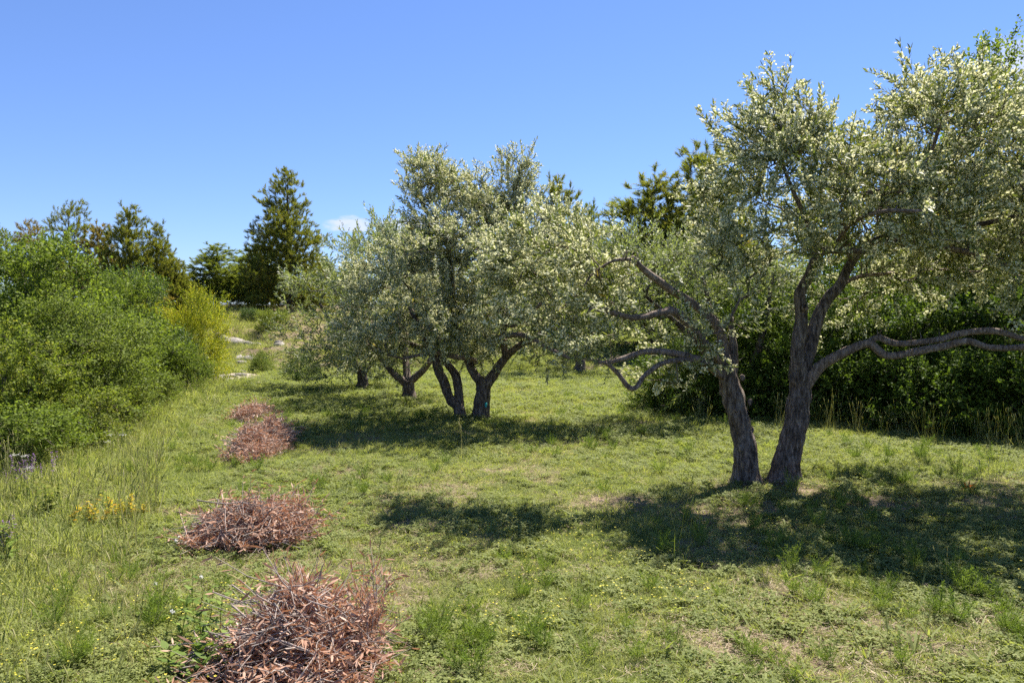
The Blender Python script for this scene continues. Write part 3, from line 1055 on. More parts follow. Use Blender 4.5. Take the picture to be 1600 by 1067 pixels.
# teal plastic tag on the right stem
tie = Soup()
tp = at(759, 632, D - 0.135) - base
tie.add([tp + q for q in (np.array((-0.015, 0, -0.04)), np.array((0.02, 0, -0.04)), np.array((0.02, 0, 0.03)), np.array((-0.015, 0, 0.03)), np.array((-0.015, 0.05, -0.04)), np.array((0.02, 0.05, -0.04)), np.array((0.02, 0.05, 0.03)), np.array((-0.015, 0.05, 0.03)))], [(0, 1, 2, 3), (1, 5, 6, 2), (4, 0, 3, 7), (3, 2, 6, 7)])
link('plastic_tag', tie.mesh('plastic tag'), plain_material('teal plastic', [(0.4, (0.02, 0.30, 0.27)), (0.6, (0.03, 0.38, 0.34))], 20, 0.4, 0.4), o_ta)
blobs = [B(672, 290, D - 0.1, 40, 36, 0.5, 0.7), B(700, 330, D - 0.1, 62, 48, 0.8), B(655, 265, D - 0.1, 18, 15, 0.2, 0.15), B(812, 298, D, 32, 36, 0.4, 0.6), B(808, 268, D, 14, 16, 0.2, 0.15), B(780, 340, D, 62, 48, 0.8), B(745, 325, D, 55, 38, 0.6, 0.8), B(715, 388, D - 0.45, 65, 45, 0.4, 0.9), B(850, 390, D - 0.2, 75, 60, 1.2),
         B(740, 420, D, 130, 70, 1.9), B(620, 440, D - 0.2, 80, 62, 1.3), B(640, 500, D - 0.5, 105, 60, 1.4), B(590, 540, D - 0.4, 50, 42, 0.9), B(740, 500, D + 0.5, 100, 55, 1.3), B(720, 500, D - 1.3, 90, 50, 0.6), B(860, 480, D - 0.6, 75, 60, 1.2), B(870, 550, D - 0.9, 50, 40, 0.7), B(680, 540, D - 1.0, 60, 28, 0.5), B(820, 450, D - 1.4, 70, 55, 0.7)]
olive_crown(mid, base, sk, blobs, 1480, 1.2, True, at(740, 430, D), M_OLIVE, 2.6, step=0.17, minz=1.0, seed=33, sm=(1.0, 1.5), jit=0.03)


# --- olives further back: each its own trunk and crown
def back_olive(label, px, d, forks, blobs, n_attr, seed, fl, per=1.1, wk=1.0, leafm=None, sm=(1.0, 1.5)):
    global D
    b_ = at(px, 500 + 1920 / d, d)
    b_[2] = h1(b_[0], b_[1])
    t_ = empty('olive_tree', b_)
    tag(t_, label, 'tree', 'olive trees of the grove')
    s_ = Skel()
    p0 = b_ + (0, 0, -0.1)
    tp_ = b_ + np.array(forks[0])
    ti, ot, _, _ = stem(t_, b_, s_, [p0, b_ * 0.5 + tp_ * 0.5 + (0.02, 0, 0), tp_], [0.14 * wk, 0.12 * wk, 0.11 * wk], seed=seed, flare=0.3, sides=14)
    for k, fk in enumerate(forks[1:]):
        pts = [tp_ - (0, 0, 0.06)] + [b_ + np.array(q) for q in fk]
        stem(t_, b_, s_, pts, np.linspace(0.085 * wk, 0.025, len(pts)), 'limb', ti[-1], 9, 0.15, 0.1, M_BARK, 6, seed + k + 1.0)
    cen = np.mean([q[0] for q in blobs], axis=0)
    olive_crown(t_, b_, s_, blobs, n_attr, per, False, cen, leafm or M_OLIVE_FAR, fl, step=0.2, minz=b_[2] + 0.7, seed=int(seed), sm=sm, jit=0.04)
    return t_


d = 15.4
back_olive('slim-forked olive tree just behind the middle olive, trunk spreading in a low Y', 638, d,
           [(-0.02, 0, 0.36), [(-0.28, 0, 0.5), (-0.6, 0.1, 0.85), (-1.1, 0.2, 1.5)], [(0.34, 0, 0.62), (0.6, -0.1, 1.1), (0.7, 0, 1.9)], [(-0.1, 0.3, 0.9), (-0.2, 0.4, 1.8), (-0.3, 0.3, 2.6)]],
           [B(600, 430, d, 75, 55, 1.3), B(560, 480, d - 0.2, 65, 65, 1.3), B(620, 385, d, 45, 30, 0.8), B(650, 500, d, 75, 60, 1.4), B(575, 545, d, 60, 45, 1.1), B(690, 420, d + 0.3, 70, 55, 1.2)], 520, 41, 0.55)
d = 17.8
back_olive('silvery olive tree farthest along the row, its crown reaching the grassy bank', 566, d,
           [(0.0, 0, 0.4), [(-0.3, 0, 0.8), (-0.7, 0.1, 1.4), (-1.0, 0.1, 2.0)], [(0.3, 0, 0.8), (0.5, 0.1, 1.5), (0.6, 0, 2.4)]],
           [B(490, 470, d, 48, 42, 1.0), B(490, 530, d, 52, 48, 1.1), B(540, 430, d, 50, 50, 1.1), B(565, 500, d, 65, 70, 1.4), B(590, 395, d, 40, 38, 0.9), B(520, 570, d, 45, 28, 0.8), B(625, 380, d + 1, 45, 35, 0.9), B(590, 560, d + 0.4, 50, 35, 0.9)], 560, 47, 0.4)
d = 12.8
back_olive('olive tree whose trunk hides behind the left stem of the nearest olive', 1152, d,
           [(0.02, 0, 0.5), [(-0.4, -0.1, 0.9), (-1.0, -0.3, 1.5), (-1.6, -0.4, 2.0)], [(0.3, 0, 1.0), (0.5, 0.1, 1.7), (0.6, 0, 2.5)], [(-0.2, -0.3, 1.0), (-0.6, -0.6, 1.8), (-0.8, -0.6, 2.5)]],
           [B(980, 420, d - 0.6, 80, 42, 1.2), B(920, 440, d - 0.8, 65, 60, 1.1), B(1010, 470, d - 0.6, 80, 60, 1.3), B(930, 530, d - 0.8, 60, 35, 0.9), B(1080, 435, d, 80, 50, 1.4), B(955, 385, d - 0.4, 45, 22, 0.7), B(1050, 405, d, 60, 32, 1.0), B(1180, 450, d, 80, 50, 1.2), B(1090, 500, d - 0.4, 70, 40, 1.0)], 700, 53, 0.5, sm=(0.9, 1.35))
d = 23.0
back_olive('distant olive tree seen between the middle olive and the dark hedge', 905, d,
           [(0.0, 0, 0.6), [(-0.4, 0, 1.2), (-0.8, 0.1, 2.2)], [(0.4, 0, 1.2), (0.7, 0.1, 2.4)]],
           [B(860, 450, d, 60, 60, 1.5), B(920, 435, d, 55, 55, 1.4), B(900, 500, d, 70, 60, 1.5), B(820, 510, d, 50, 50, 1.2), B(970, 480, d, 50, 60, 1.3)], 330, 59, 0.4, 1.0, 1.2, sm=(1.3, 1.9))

# ------------------------------------------------------------------ shrubs and broadleaved trees
M_ELM = leaf_material('fresh green leaf', [(0.0, (0.072, 0.108, 0.016)), (0.5, (0.145, 0.195, 0.034)), (0.9, (0.230, 0.280, 0.058)), (1.0, (0.27, 0.30, 0.07))], trans=0.46)
M_GREY = leaf_material('greyish green leaf', [(0.0, (0.080, 0.115, 0.022)), (0.5, (0.155, 0.20, 0.042)), (1.0, (0.24, 0.275, 0.075))], trans=0.45)
M_DARK = leaf_material('dark green leaf', [(0.0, (0.045, 0.075, 0.014)), (0.6, (0.09, 0.145, 0.026)), (1.0, (0.15, 0.21, 0.04))], trans=0.3, spec=0.4)
M_YELL = leaf_material('yellow green leaf', [(0.0, (0.16, 0.22, 0.020)), (0.4, (0.29, 0.33, 0.026)), (0.75, (0.46, 0.43, 0.028)), (1.0, (0.60, 0.47, 0.03))], trans=0.35)
M_LIME = leaf_material('yellowish herb leaf', [(0.0, (0.09, 0.13, 0.022)), (0.5, (0.165, 0.205, 0.036)), (0.85, (0.25, 0.27, 0.05)), (1.0, (0.30, 0.23, 0.06))], trans=0.48)
M_HEDGE = leaf_material('hedge leaf', [(0.0, (0.045, 0.075, 0.012)), (0.5, (0.088, 0.135, 0.022)), (1.0, (0.155, 0.215, 0.038))], trans=0.36, spec=0.12)
M_STEM = plain_material('shrub stem', [(0.3, (0.07, 0.055, 0.042)), (0.7, (0.17, 0.14, 0.115))], 20)

SP_SMALL = [leafy_sprig(pr, 0.30, 13, 0.055, 0.033) for _ in range(6)]
SP_FINE = [leafy_sprig(pr, 0.34, 17, 0.044, 0.022, 2.2) for _ in range(6)]
SP_BROAD = [leafy_sprig(pr, 0.26, 11, 0.062, 0.042) for _ in range(6)]
SP_OVAL = [leafy_sprig(pr, 0.28, 15, 0.048, 0.026, 2.5, leaf4, 0.9) for _ in range(6)]


def shrub_mesh(name, blobs, n_attr, per, protos, seed, step=0.16, stems=6, up=0.5, smin=0.8, smax=1.3, rnd=0.5, shell=0.55, out=0.5, trunk=None):
    global rng
    keep_rng, rng = rng, np.random.default_rng(seed)
    s_ = Skel()
    if trunk:
        s_.poly(trunk[0], trunk[1], -1, 4)
        minz = trunk[2]
    else:
        minz = 0.05
        for k in range(stems):
            a = 6.283 * k / stems + rng.normal(0, 0.3)
            b_ = blobs[k % len(blobs)][0]
            q0 = np.array((math.cos(a) * 0.12, math.sin(a) * 0.12, -0.1))
            q2 = np.array(b_) * (0.75, 0.75, 0.7)
            q1 = q0 * 0.5 + q2 * 0.5 + rng.normal(0, 0.1, 3)
            s_.poly([q0, q1, q2], [0.03, 0.022, 0.012], -1, 4)
    A = ellipsoid_points(blobs, n_attr, shell, rng, 13, 0.16)
    A = A[A[:, 2] > 0.03]
    s_.grow(A, step, 0.03, 0.08, 0.2, minz, rng)
    r_ = s_.radii(0.003, 2.3, 0.04)
    S = s_.grown_soup(r_, lambda x: 6 if x > 0.03 else (4 if x > 0.01 else 3))
    P = np.array(s_.P)
    for i in range(len(P)):
        if s_.man[i] and s_.par[i] >= 0:
            S.add(*tube_arrays([P[s_.par[i]], P[i]], [r_[s_.par[i]], r_[i]], 8, cap=False))
    pos, dr = sprig_spots(s_, r_, per, 0.02)
    cen = np.mean([b_[0] for b_ in blobs], axis=0) * (1, 1, 0.7)
    pick, M, sc, tint = place_sprigs(protos, pos, dr, cen, out, up, rnd, smin, smax)
    SL = bake(protos, pick, M, pos, sc, tint)
    rng = keep_rng
    print(name, len(pos), 'sprigs')
    return S.mesh(name + ' stems', True), SL.mesh(name + ' foliage')


def lobes(rg, n_, r_, h, spread=0.75, sz=(0.35, 0.55)):
    out = [((0, 0, h * 0.42), (r_ * 0.72, r_ * 0.72, h * 0.42)), ((0, 0, h * 0.16), (r_ * 0.85, r_ * 0.85, h * 0.17), (r_ * r_ * h * 0.14) ** 0.8)]
    for k in range(n_):
        a = 6.283 * (k + rg.random() * 0.7) / n_
        z = h * rg.uniform(0.22, 0.9)
        q = r_ * spread * rg.uniform(0.5, 1.0) * (1.15 - 0.55 * z / h)
        s = rg.uniform(*sz)
        out.append(((math.cos(a) * q, math.sin(a) * q, z), (r_ * s, r_ * s, h * s * 0.55)))
    out.append((((rg.random() - 0.5) * r_ * 0.5, (rg.random() - 0.5) * r_ * 0.5, h * 0.80), (r_ * 0.5, r_ * 0.5, h * 0.22)))
    return out


lr = np.random.default_rng(77)
SH = {
    'tall': shrub_mesh('tall shrub', lobes(lr, 11, 1.6, 3.0), 1050, 1.3, SP_SMALL, 101, 0.17, 8),
    'airy': shrub_mesh('airy shrub', lobes(lr, 8, 1.4, 2.6, 0.85, (0.28, 0.45)), 800, 1.4, SP_FINE, 102, 0.17, 9, 0.65, 0.9, 1.5),
    'dense': shrub_mesh('dense shrub', lobes(lr, 8, 1.2, 1.9), 640, 1.2, SP_OVAL, 103, 0.14, 7, 0.4),
    'low': shrub_mesh('low shrub', lobes(lr, 7, 1.0, 1.1, 0.9), 560, 1.35, SP_SMALL, 104, 0.13, 7, 0.6, 0.7, 1.1),
    'broad': shrub_mesh('broad-leaved shrub', lobes(lr, 9, 1.6, 2.9), 1000, 1.25, SP_BROAD, 105, 0.17, 8, 0.25),
    'broad2': shrub_mesh('second broad-leaved shrub', lobes(lr, 8, 1.5, 2.5, 0.9), 900, 1.25, SP_BROAD, 106, 0.17, 8, 0.25),
}


def shrub(kind, label, px, d, top=None, h=None, wide=1.0, leafm=M_ELM, rz=0.0, name='shrub', cat='shrub', group=None, dx=0.0):
    x = xpix(px, d) + dx
    z0 = h1(x, d) - 0.03
    native = {'tall': 3.0, 'airy': 2.6, 'dense': 1.9, 'low': 1.1, 'broad': 2.9, 'broad2': 2.5}[kind]
    if h is None:
        h = at(px, top, d)[2] - z0
    s = h / (native * 1.04)
    t_ = empty(name, (x, d, z0), rz, (s * wide, s * wide, s))
    tag(t_, label, cat, group)
    link('stems', SH[kind][0], M_STEM, t_)
    link('foliage', SH[kind][1], leafm, t_)
    return t_


GL = 'shrubs of the thicket along the meadow'
shrub('tall', 'tall fresh green shrub cut by the left edge of the photo', -20, 10.6, 400, wide=1.05, rz=0.3, group=GL)
shrub('tall', 'tallest fresh green shrub of the left thicket, in front of the pines', 95, 12.0, 378, wide=1.05, rz=2.1, group=GL)
shrub('airy', 'greyish green airy shrub low in front of the tallest thicket shrub', 118, 11.2, 488, wide=1.35, leafm=M_GREY, rz=1.0, group=GL)
shrub('tall', 'dark green upright shrub between the thicket and the yellow shrub', 196, 15.0, 425, wide=0.75, leafm=M_DARK, rz=4.0, group=GL)
shrub('tall', 'fresh green shrub in the gap right of the tallest thicket shrub', 160, 13.6, 432, wide=0.9, rz=5.0, group=GL)
shrub('dense', 'mid green rounded shrub just left of the yellow shrub', 225, 15.2, 495, wide=0.95, leafm=M_ELM, rz=2.0, group=GL)
shrub('dense', 'dark green rounded shrub at the foot of the yellow shrub', 258, 15.8, 512, wide=0.9, leafm=M_DARK, rz=0.8, group=GL)
shrub('dense', 'grass green shrub spreading right under the yellow shrub', 283, 15.6, 535, wide=1.0, leafm=M_ELM, rz=3.6, group=GL)
shrub('airy', 'bright yellow flowering shrub where the path begins', 308, 17.4, 468, wide=0.78, leafm=M_YELL, rz=1.2, group=GL)
shrub('airy', 'yellow green shrub tip showing above the mid green rounded shrub', 205, 17.6, 455, wide=0.8, leafm=M_YELL, rz=4.4, group=GL)
shrub('broad', 'leafy lime green shrub low at the left edge', 30, 9.3, 520, wide=1.1, leafm=M_LIME, rz=0.5, group=GL)
shrub('low', 'low grey green bush beside the path mouth', 305, 17.4, 592, wide=1.3, leafm=M_GREY, rz=0.5, group=GL)
shrub('low', 'low round bush at the thicket edge below the dark shrub', 222, 13.4, 588, wide=1.15, leafm=M_GREY, rz=2.5, group=GL)
shrub('low', 'low yellowish bush under the airy grey green shrub', 165, 11.6, 608, wide=1.3, leafm=M_LIME, rz=1.5, group=GL)
shrub('low', 'yellowish low bush nearest on the thicket edge', 90, 9.8, 618, wide=1.5, leafm=M_LIME, rz=3.5, group=GL)
shrub('low', 'lush low bush at the left edge below the lime green shrub', 10, 8.4, 640, wide=1.5, leafm=M_ELM, rz=5.5, group=GL)
shrub('dense', 'small dark green bush at the bank foot, left of the olive row', 472, 19.6, 552, wide=1.05, leafm=M_DARK, rz=5.5)
shrub('dense', 'small green broom bush on the grassy bank', 405, 21.5, 548, wide=0.9, leafm=M_GREY, rz=1.5)
shrub('low', 'low dark scrub on the crest of the bank under the tall pine', 388, 31, 484, wide=0.9, leafm=M_DARK, rz=1.5)
shrub('low', 'low yellow tinged scrub on the bank crest', 425, 29, 488, wide=0.9, leafm=M_LIME, rz=0.2)
shrub('tall', 'broad green bush filling the gap beneath the gap in the pines', 322, 29, 462, wide=0.9, leafm=M_DARK, rz=0.2)

GH = 'shrubs of the dark hedge behind the nearest olive'
shrub('broad', 'low end shrub of the dark hedge, left of the nearest olive', 1085, 14.0, 520, wide=0.95, leafm=M_HEDGE, rz=0.4, group=GH)
shrub('broad2', 'dark hedge shrub directly behind the twin stems', 1175, 13.6, 455, wide=0.9, leafm=M_HEDGE, rz=2.0, group=GH)
shrub('broad', 'tall dark hedge shrub right behind the right stem', 1290, 13.0, 425, wide=0.95, leafm=M_HEDGE, rz=3.0, group=GH)
shrub('broad2', 'dark hedge shrub under the long bare limb', 1400, 12.2, 450, wide=0.95, leafm=M_HEDGE, rz=5.0, group=GH)
shrub('broad', 'light-tipped hedge shrub at the far end of the long bare limb', 1510, 11.7, 420, wide=0.9, leafm=M_HEDGE, rz=1.1, group=GH)
shrub('broad2', 'dark hedge shrub cut by the right edge of the photo', 1625, 11.0, 415, wide=0.95, leafm=M_HEDGE, rz=4.2, group=GH)

for k, (px, d, top, kd, rz) in enumerate(((1120, 15.8, 430, 'broad', 2.2), (1230, 15.4, 400, 'broad2', 0.5), (1345, 14.8, 395, 'broad', 5.1), (1460, 14.2, 390, 'broad2', 3.0), (1575, 13.6, 380, 'broad', 0.9), (1690, 12.6, 380, 'broad2', 2.7))):
    shrub(kd, ('back-row hedge shrub showing over the low end of the hedge', 'back-row hedge shrub seen between the twin stems', 'back-row hedge shrub above the right stem fork', 'back-row hedge shrub above the long bare limb', 'back-row hedge shrub under the right-hand crown', 'back-row hedge shrub beyond the right edge')[k], px, d, top, wide=0.95, leafm=M_HEDGE, rz=rz, group='back row of the hedge')
for k, (px, d, h_) in enumerate(((1062, 13.4, 0.9), (1120, 13.0, 1.0), (1180, 12.6, 0.95), (1245, 12.3, 1.0), (1310, 11.9, 1.05), (1375, 11.4, 1.0), (1440, 11.0, 1.05), (1510, 10.6, 1.1), (1580, 10.2, 1.1), (1650, 9.9, 1.1))):
    shrub('low', ('first', 'second', 'third', 'fourth', 'fifth', 'sixth', 'seventh', 'eighth', 'ninth', 'tenth')[k] + ' low bush along the dark hedge foot, counted from the meadow end', px, d + 0.5, h=h_, wide=1.1, leafm=M_HEDGE, rz=k * 1.7, group='low bushes along the hedge foot')

# tall broadleaved trees behind the hedge
TB = [((0, 0, 3.9), (1.5, 1.5, 1.4)), ((0.9, 0.3, 3.2), (1.0, 1.0, 0.9)), ((-1.0, -0.2, 3.3), (1.0, 1.0, 0.9)), ((0.2, -0.9, 3.0), (1.0, 0.9, 0.8)), ((-0.2, 0.9, 3.2), (1.1, 0.9, 0.9)), ((0.3, 0.1, 5.1), (0.8, 0.8, 0.8)), ((-0.6, 0.1, 4.7), (0.7, 0.7, 0.7)), ((0.1, 0.0, 5.8), (0.32, 0.32, 0.4), 0.12)]
TREE = shrub_mesh('broadleaved tree', TB, 900, 1.05, SP_BROAD, 130, 0.2, 0, 0.3, 0.9, 1.4, trunk=([(0, 0, -0.1), (0.05, 0, 1.2), (-0.05, 0.05, 2.6), (0.1, 0, 4.2), (0.1, 0, 5.4)], [0.15, 0.12, 0.09, 0.05, 0.015], 1.5))
for px, d, top, wd, rz, lab in ((1545, 13.6, 34, 0.8, 0.3, 'bright green broadleaved tree topping the nearest olive at the right edge'),
                                (1430, 15.2, 215, 0.95, 2.0, 'bright green broadleaved tree glimpsed through the nearest olive'),
                                (1680, 12.6, 90, 0.85, 4.0, 'dark leafy tree reaching in from the right edge')):
    x = xpix(px, d)
    z0 = h1(x, d)
    s = (at(px, top, d)[2] - z0) / 6.2
    t_ = empty('broadleaved_tree', (x, d, z0), rz, (s * wd, s * wd, s))
    tag(t_, lab, 'tree', 'broadleaved trees behind the hedge')
    link('trunk', TREE[0], M_STEM, t_)
    link('crown', TREE[1], M_HEDGE if 'dark' in lab else M_ELM, t_)

# ------------------------------------------------------------------ pines
M_PINE = leaf_material('pine needles', [(0.0, (0.095, 0.125, 0.022)), (0.5, (0.185, 0.205, 0.040)), (0.85, (0.29, 0.26, 0.062)), (1.0, (0.36, 0.265, 0.075))], trans=0.45, rough=0.6)
M_PINE_B = leaf_material('browned pine needles', [(0.0, (0.13, 0.12, 0.030)), (0.5, (0.24, 0.195, 0.050)), (0.85, (0.34, 0.235, 0.075)), (1.0, (0.38, 0.22, 0.085))], trans=0.38, rough=0.6)
M_PINE_G = leaf_material('green pine needles', [(0.0, (0.11, 0.145, 0.028)), (0.5, (0.20, 0.235, 0.045)), (1.0, (0.29, 0.305, 0.07))], trans=0.38, rough=0.6)
M_PBARK = plain_material('pine bark', [(0.3, (0.05, 0.04, 0.033)), (0.7, (0.14, 0.11, 0.09))], 8)


def needle_tuft(rg, n_=24, L=0.15, W=0.017):
    S = Soup()
    for k in range(n_):
        t = rg.random()
        a = rg.random() * 6.283
        el = rg.uniform(0.25, 1.05) * (1.15 - 0.5 * t)
        d = np.array((math.cos(a) * math.sin(el), math.sin(a) * math.sin(el), math.cos(el)))
        s = unit(np.cross(d, rg.normal(size=3)))
        b0 = np.array((0, 0, 0.2 * t))
        l_ = L * rg.uniform(0.7, 1.2)
        S.add([b0 - s * W * 0.5, b0 + s * W * 0.5, b0 + d * l_], None, [(0, 1, 2)], rg.random())
    return S.arrays()


PT = [needle_tuft(pr) for _ in range(6)]


def pine_mesh(name, blobs, trunk, n_attr, per, seed, sm=(0.8, 1.3), step=0.3, minz=0.5):
    global rng
    keep, rng = rng, np.random.default_rng(seed)
    s_ = Skel()
    s_.poly(trunk[0], trunk[1], -1, 5)
    A = ellipsoid_points(blobs, n_attr, 0.5, rng, 5, 0.24, 0.5)
    s_.grow(A, step, 0.06, -0.03, 0.0, minz, rng)
    r_ = s_.radii(0.007, 2.4, 0.09)
    S = s_.grown_soup(r_, lambda x: 6 if x > 0.04 else 4)
    P = catmull(trunk[0], 6)
    S.add(*tube_arrays(P, np.interp(np.linspace(0, 1, len(P)), np.linspace(0, 1, len(trunk[1])), trunk[1]), 12, 0.08))
    pos, dr = sprig_spots(s_, r_, per, 0.032)
    cen = np.stack([np.zeros(len(pos)), np.zeros(len(pos)), pos[:, 2] - 0.4], -1)
    pick, M, sc, tint = place_sprigs(PT, pos, dr, cen, 0.45, 0.75, 0.35, *sm)
    SL = bake(PT, pick, M, pos, sc, tint)
    rng = keep
    print(name, len(pos), 'tufts')
    return S.mesh(name + ' trunk', True), SL.mesh(name + ' crown')


def tiers(rg, h, rbot, z0, n_t, lump=0.36, pw=0.8, top=0.35):
    """Lumpy conical pine crown: lobes stand out at the ends of each tier."""
    out = []
    for i in range(n_t):
        t = i / (n_t - 1)
        z = z0 + (h - z0) * (0.04 + 0.9 * t)
        rr = rbot * (1 - t) ** pw + top * 0.5
        k = max(2, int(round(6 * (1 - t) + 2)))
        for j in range(k):
            a = 6.283 * (j + rg.random() * 0.8) / k
            q = rr * rg.uniform(0.4, 0.95)
            s = rr * lump * rg.uniform(0.75, 1.25) + 0.1
            out.append(((math.cos(a) * q, math.sin(a) * q, z + rg.normal(0, 0.2)), (s, s, s * 0.62)))
    out.append(((0, 0, h - 0.45), (top * 0.45, top * 0.45, 0.42)))
    out.append(((0, 0, h - 1.1), (top * 1.1, top * 1.1, 0.5)))
    return out


lr = np.random.default_rng(15)
PINE = {
    'tall': pine_mesh('tall pine', tiers(lr, 9.0, 2.35, 0.6, 9, 0.40, 0.55, 0.6), ([(0, 0, -0.2), (0.05, 0, 3), (-0.05, 0, 6), (0, 0, 8.3)], [0.19, 0.15, 0.09, 0.02]), 3600, 2.2, 201, (0.8, 1.25)),
    'narrow': pine_mesh('narrow pine', tiers(lr, 6.5, 1.3, 1.0, 8, 0.40, 0.55, 0.5), ([(0, 0, -0.2), (0.05, 0.05, 2.2), (-0.05, 0, 4.4), (0.03, 0, 5.8)], [0.13, 0.10, 0.06, 0.015]), 2000, 2.2, 202, (0.8, 1.25)),
    'thin': pine_mesh('thin-topped pine', [((0, 0, 5.2), (0.75, 0.75, 0.7)), ((0.5, 0, 4.6), (0.6, 0.6, 0.5)), ((-0.5, 0.1, 4.4), (0.6, 0.6, 0.5)), ((0.1, -0.4, 3.9), (0.7, 0.7, 0.5)), ((0, 0.3, 3.0), (0.8, 0.8, 0.5))],
                      ([(0, 0, -0.2), (0.08, 0, 2), (-0.04, 0, 4), (0.03, 0, 5.6)], [0.10, 0.08, 0.05, 0.012]), 420, 1.3, 203, (0.75, 1.2)),
}
PH = {'tall': 9.0, 'narrow': 6.5, 'thin': 5.9}


def pine(kind, label, px, d, top, wide=1.0, rz=0.0, nm=M_PINE):
    x = xpix(px, d)
    z0 = h1(x, d)
    s = (at(px, top, d)[2] - z0) / (PH[kind] * 1.015)
    t_ = empty('pine_tree', (x, d, z0), rz, (s * wide, s * wide, s))
    tag(t_, label, 'tree', 'pine trees on the rise')
    link('trunk', PINE[kind][0], M_PBARK, t_)
    link('crown', PINE[kind][1], nm, t_)


pine('tall', 'tallest dark pine standing above the grassy bank', 452, 36, 258, 1.0, 0.4)
pine('narrow', 'shorter green pine left of the tallest pine', 340, 37, 382, 2.3, 1.4, M_PINE_G)
pine('narrow', 'low pine tucked against the left side of the tallest pine', 396, 40, 386, 2.2, 3.0, M_PINE_G)
pine('narrow', 'brownish pine half hidden by the right side of the tallest pine', 500, 42, 395, 1.2, 5.0, M_PINE)
pine('thin', 'thin round-topped pine rising behind the tallest thicket shrub', 110, 31, 320, 0.85, 0.4, M_PINE)
pine('narrow', 'dark two-toned pine, tallest of the clump behind the thicket', 203, 29, 322, 1.0, 1.9)
pine('narrow', 'brown-tipped pine on the right of the thicket clump', 246, 29.5, 348, 0.95, 4.4, M_PINE)
pine('narrow', 'browned pine between the thin pine and the dark pine', 155, 31, 350, 1.15, 2.7, M_PINE_B)
pine('narrow', 'small slanting pine at the clump edge beside the sky gap', 276, 30, 408, 1.25, 3.3, M_PINE)
pine('thin', 'brown pine top peeping over the leftmost thicket shrubs', 50, 34, 348, 1.0, 2.0, M_PINE_B)
pine('thin', 'thin pine top at the left edge of the photo', 12, 36, 360, 1.0, 4.0, M_PINE_G)
pine('narrow', 'low browned pine behind the yellow shrub', 222, 26, 425, 1.5, 0.7, M_PINE_B)
pine('narrow', 'low dark pine filling the foot of the thicket clump', 262, 31, 400, 1.3, 2.2)
pine('narrow', 'green pine closing the row behind the leftmost thicket shrubs', 75, 35, 372, 1.4, 5.6, M_PINE_G)
pine('narrow', 'thin pine rising behind the right lobe of the middle olive', 872, 33, 278, 0.85, 0.7, M_PINE)
pine('narrow', 'faint pine top right of the middle olive', 918, 36, 318, 0.8, 3.3, M_PINE_G)
pine('narrow', 'bushy brownish pine left of the nearest olive crown', 1018, 30, 270, 1.55, 2.3, M_PINE)
pine('narrow', 'tall pine rising just behind the left flank of the nearest olive crown', 1104, 29, 226, 1.25, 5.3)
pine('narrow', 'pine hidden low behind the middle olive crown', 645, 36, 345, 1.0, 1.3, M_PINE_B)
pine('narrow', 'pine closing the view behind the distant olive', 960, 40, 380, 1.6, 0.3, M_PINE_G)
pine('narrow', 'pine closing the view behind the middle olive', 780, 42, 400, 1.7, 2.6, M_PINE_G)

pine('narrow', 'far pine closing the gap left of the tallest pine', 312, 62, 438, 2.0, 1.1, M_PINE_G)
pine('narrow', 'far pine low behind the foot of the tallest pine', 425, 66, 425, 2.2, 3.9, M_PINE)
pine('narrow', 'far pine low between the tallest pine and the olive row', 540, 62, 420, 2.2, 5.2, M_PINE_G)
shrub('tall', 'green shrub in the back of the thicket at the left edge', 5, 14.5, 425, wide=1.0, leafm=M_DARK, rz=1.9, group=GL)

# ------------------------------------------------------------------ heaps of dry prunings
M_DRY = leaf_material('dry olive leaf', [(0.0, (0.22, 0.108, 0.064)), (0.4, (0.38, 0.205, 0.130)), (0.75, (0.50, 0.300, 0.205)), (1.0, (0.60, 0.44, 0.33))], trans=0.28, rough=0.55, spec=0.35, tcol=(1, 0.8, 0.6))
M_DRYTWIG = plain_material('dry grey twig', [(0.3, (0.20, 0.155, 0.13)), (0.7, (0.42, 0.35, 0.305))], 25)


def dry_sprig(rg):
    S = Soup()
    W_ = Soup()
    length = rg.uniform(0.2, 0.34)
    bend = rg.normal(0, 0.3, 2)
    st = lambda t: np.array((bend[0] * t * t * length, bend[1] * t * t * length, t * length))
    for i in range(11):
        t = 0.1 + 0.9 * i / 10
        for sgn in (0, math.pi):
            if rg.random() < 0.25:
                continue
            a = (i % 2) * 1.57 + sgn + rg.normal(0, 0.5)
            el = rg.uniform(0.2, 1.2)
            d = np.array((math.cos(a) * math.sin(el), math.sin(a) * math.sin(el), math.cos(el)))
            nr = rg.normal(size=3)
            L, W = rg.uniform(0.04, 0.065), rg.uniform(0.007, 0.0115)
            V, Q, T = leaf6(st(t), d, nr, L, W, rg.uniform(-0.25, 0.5))
            S.add(V, Q, T, rg.random())
    W_.add(*tube_arrays([st(0), st(0.35), st(0.7), st(1)], [0.0035, 0.003, 0.0022, 0.001], 4, cap=False))
    return S.arrays(), W_.arrays()


DRY = [dry_sprig(pr) for _ in range(9)]


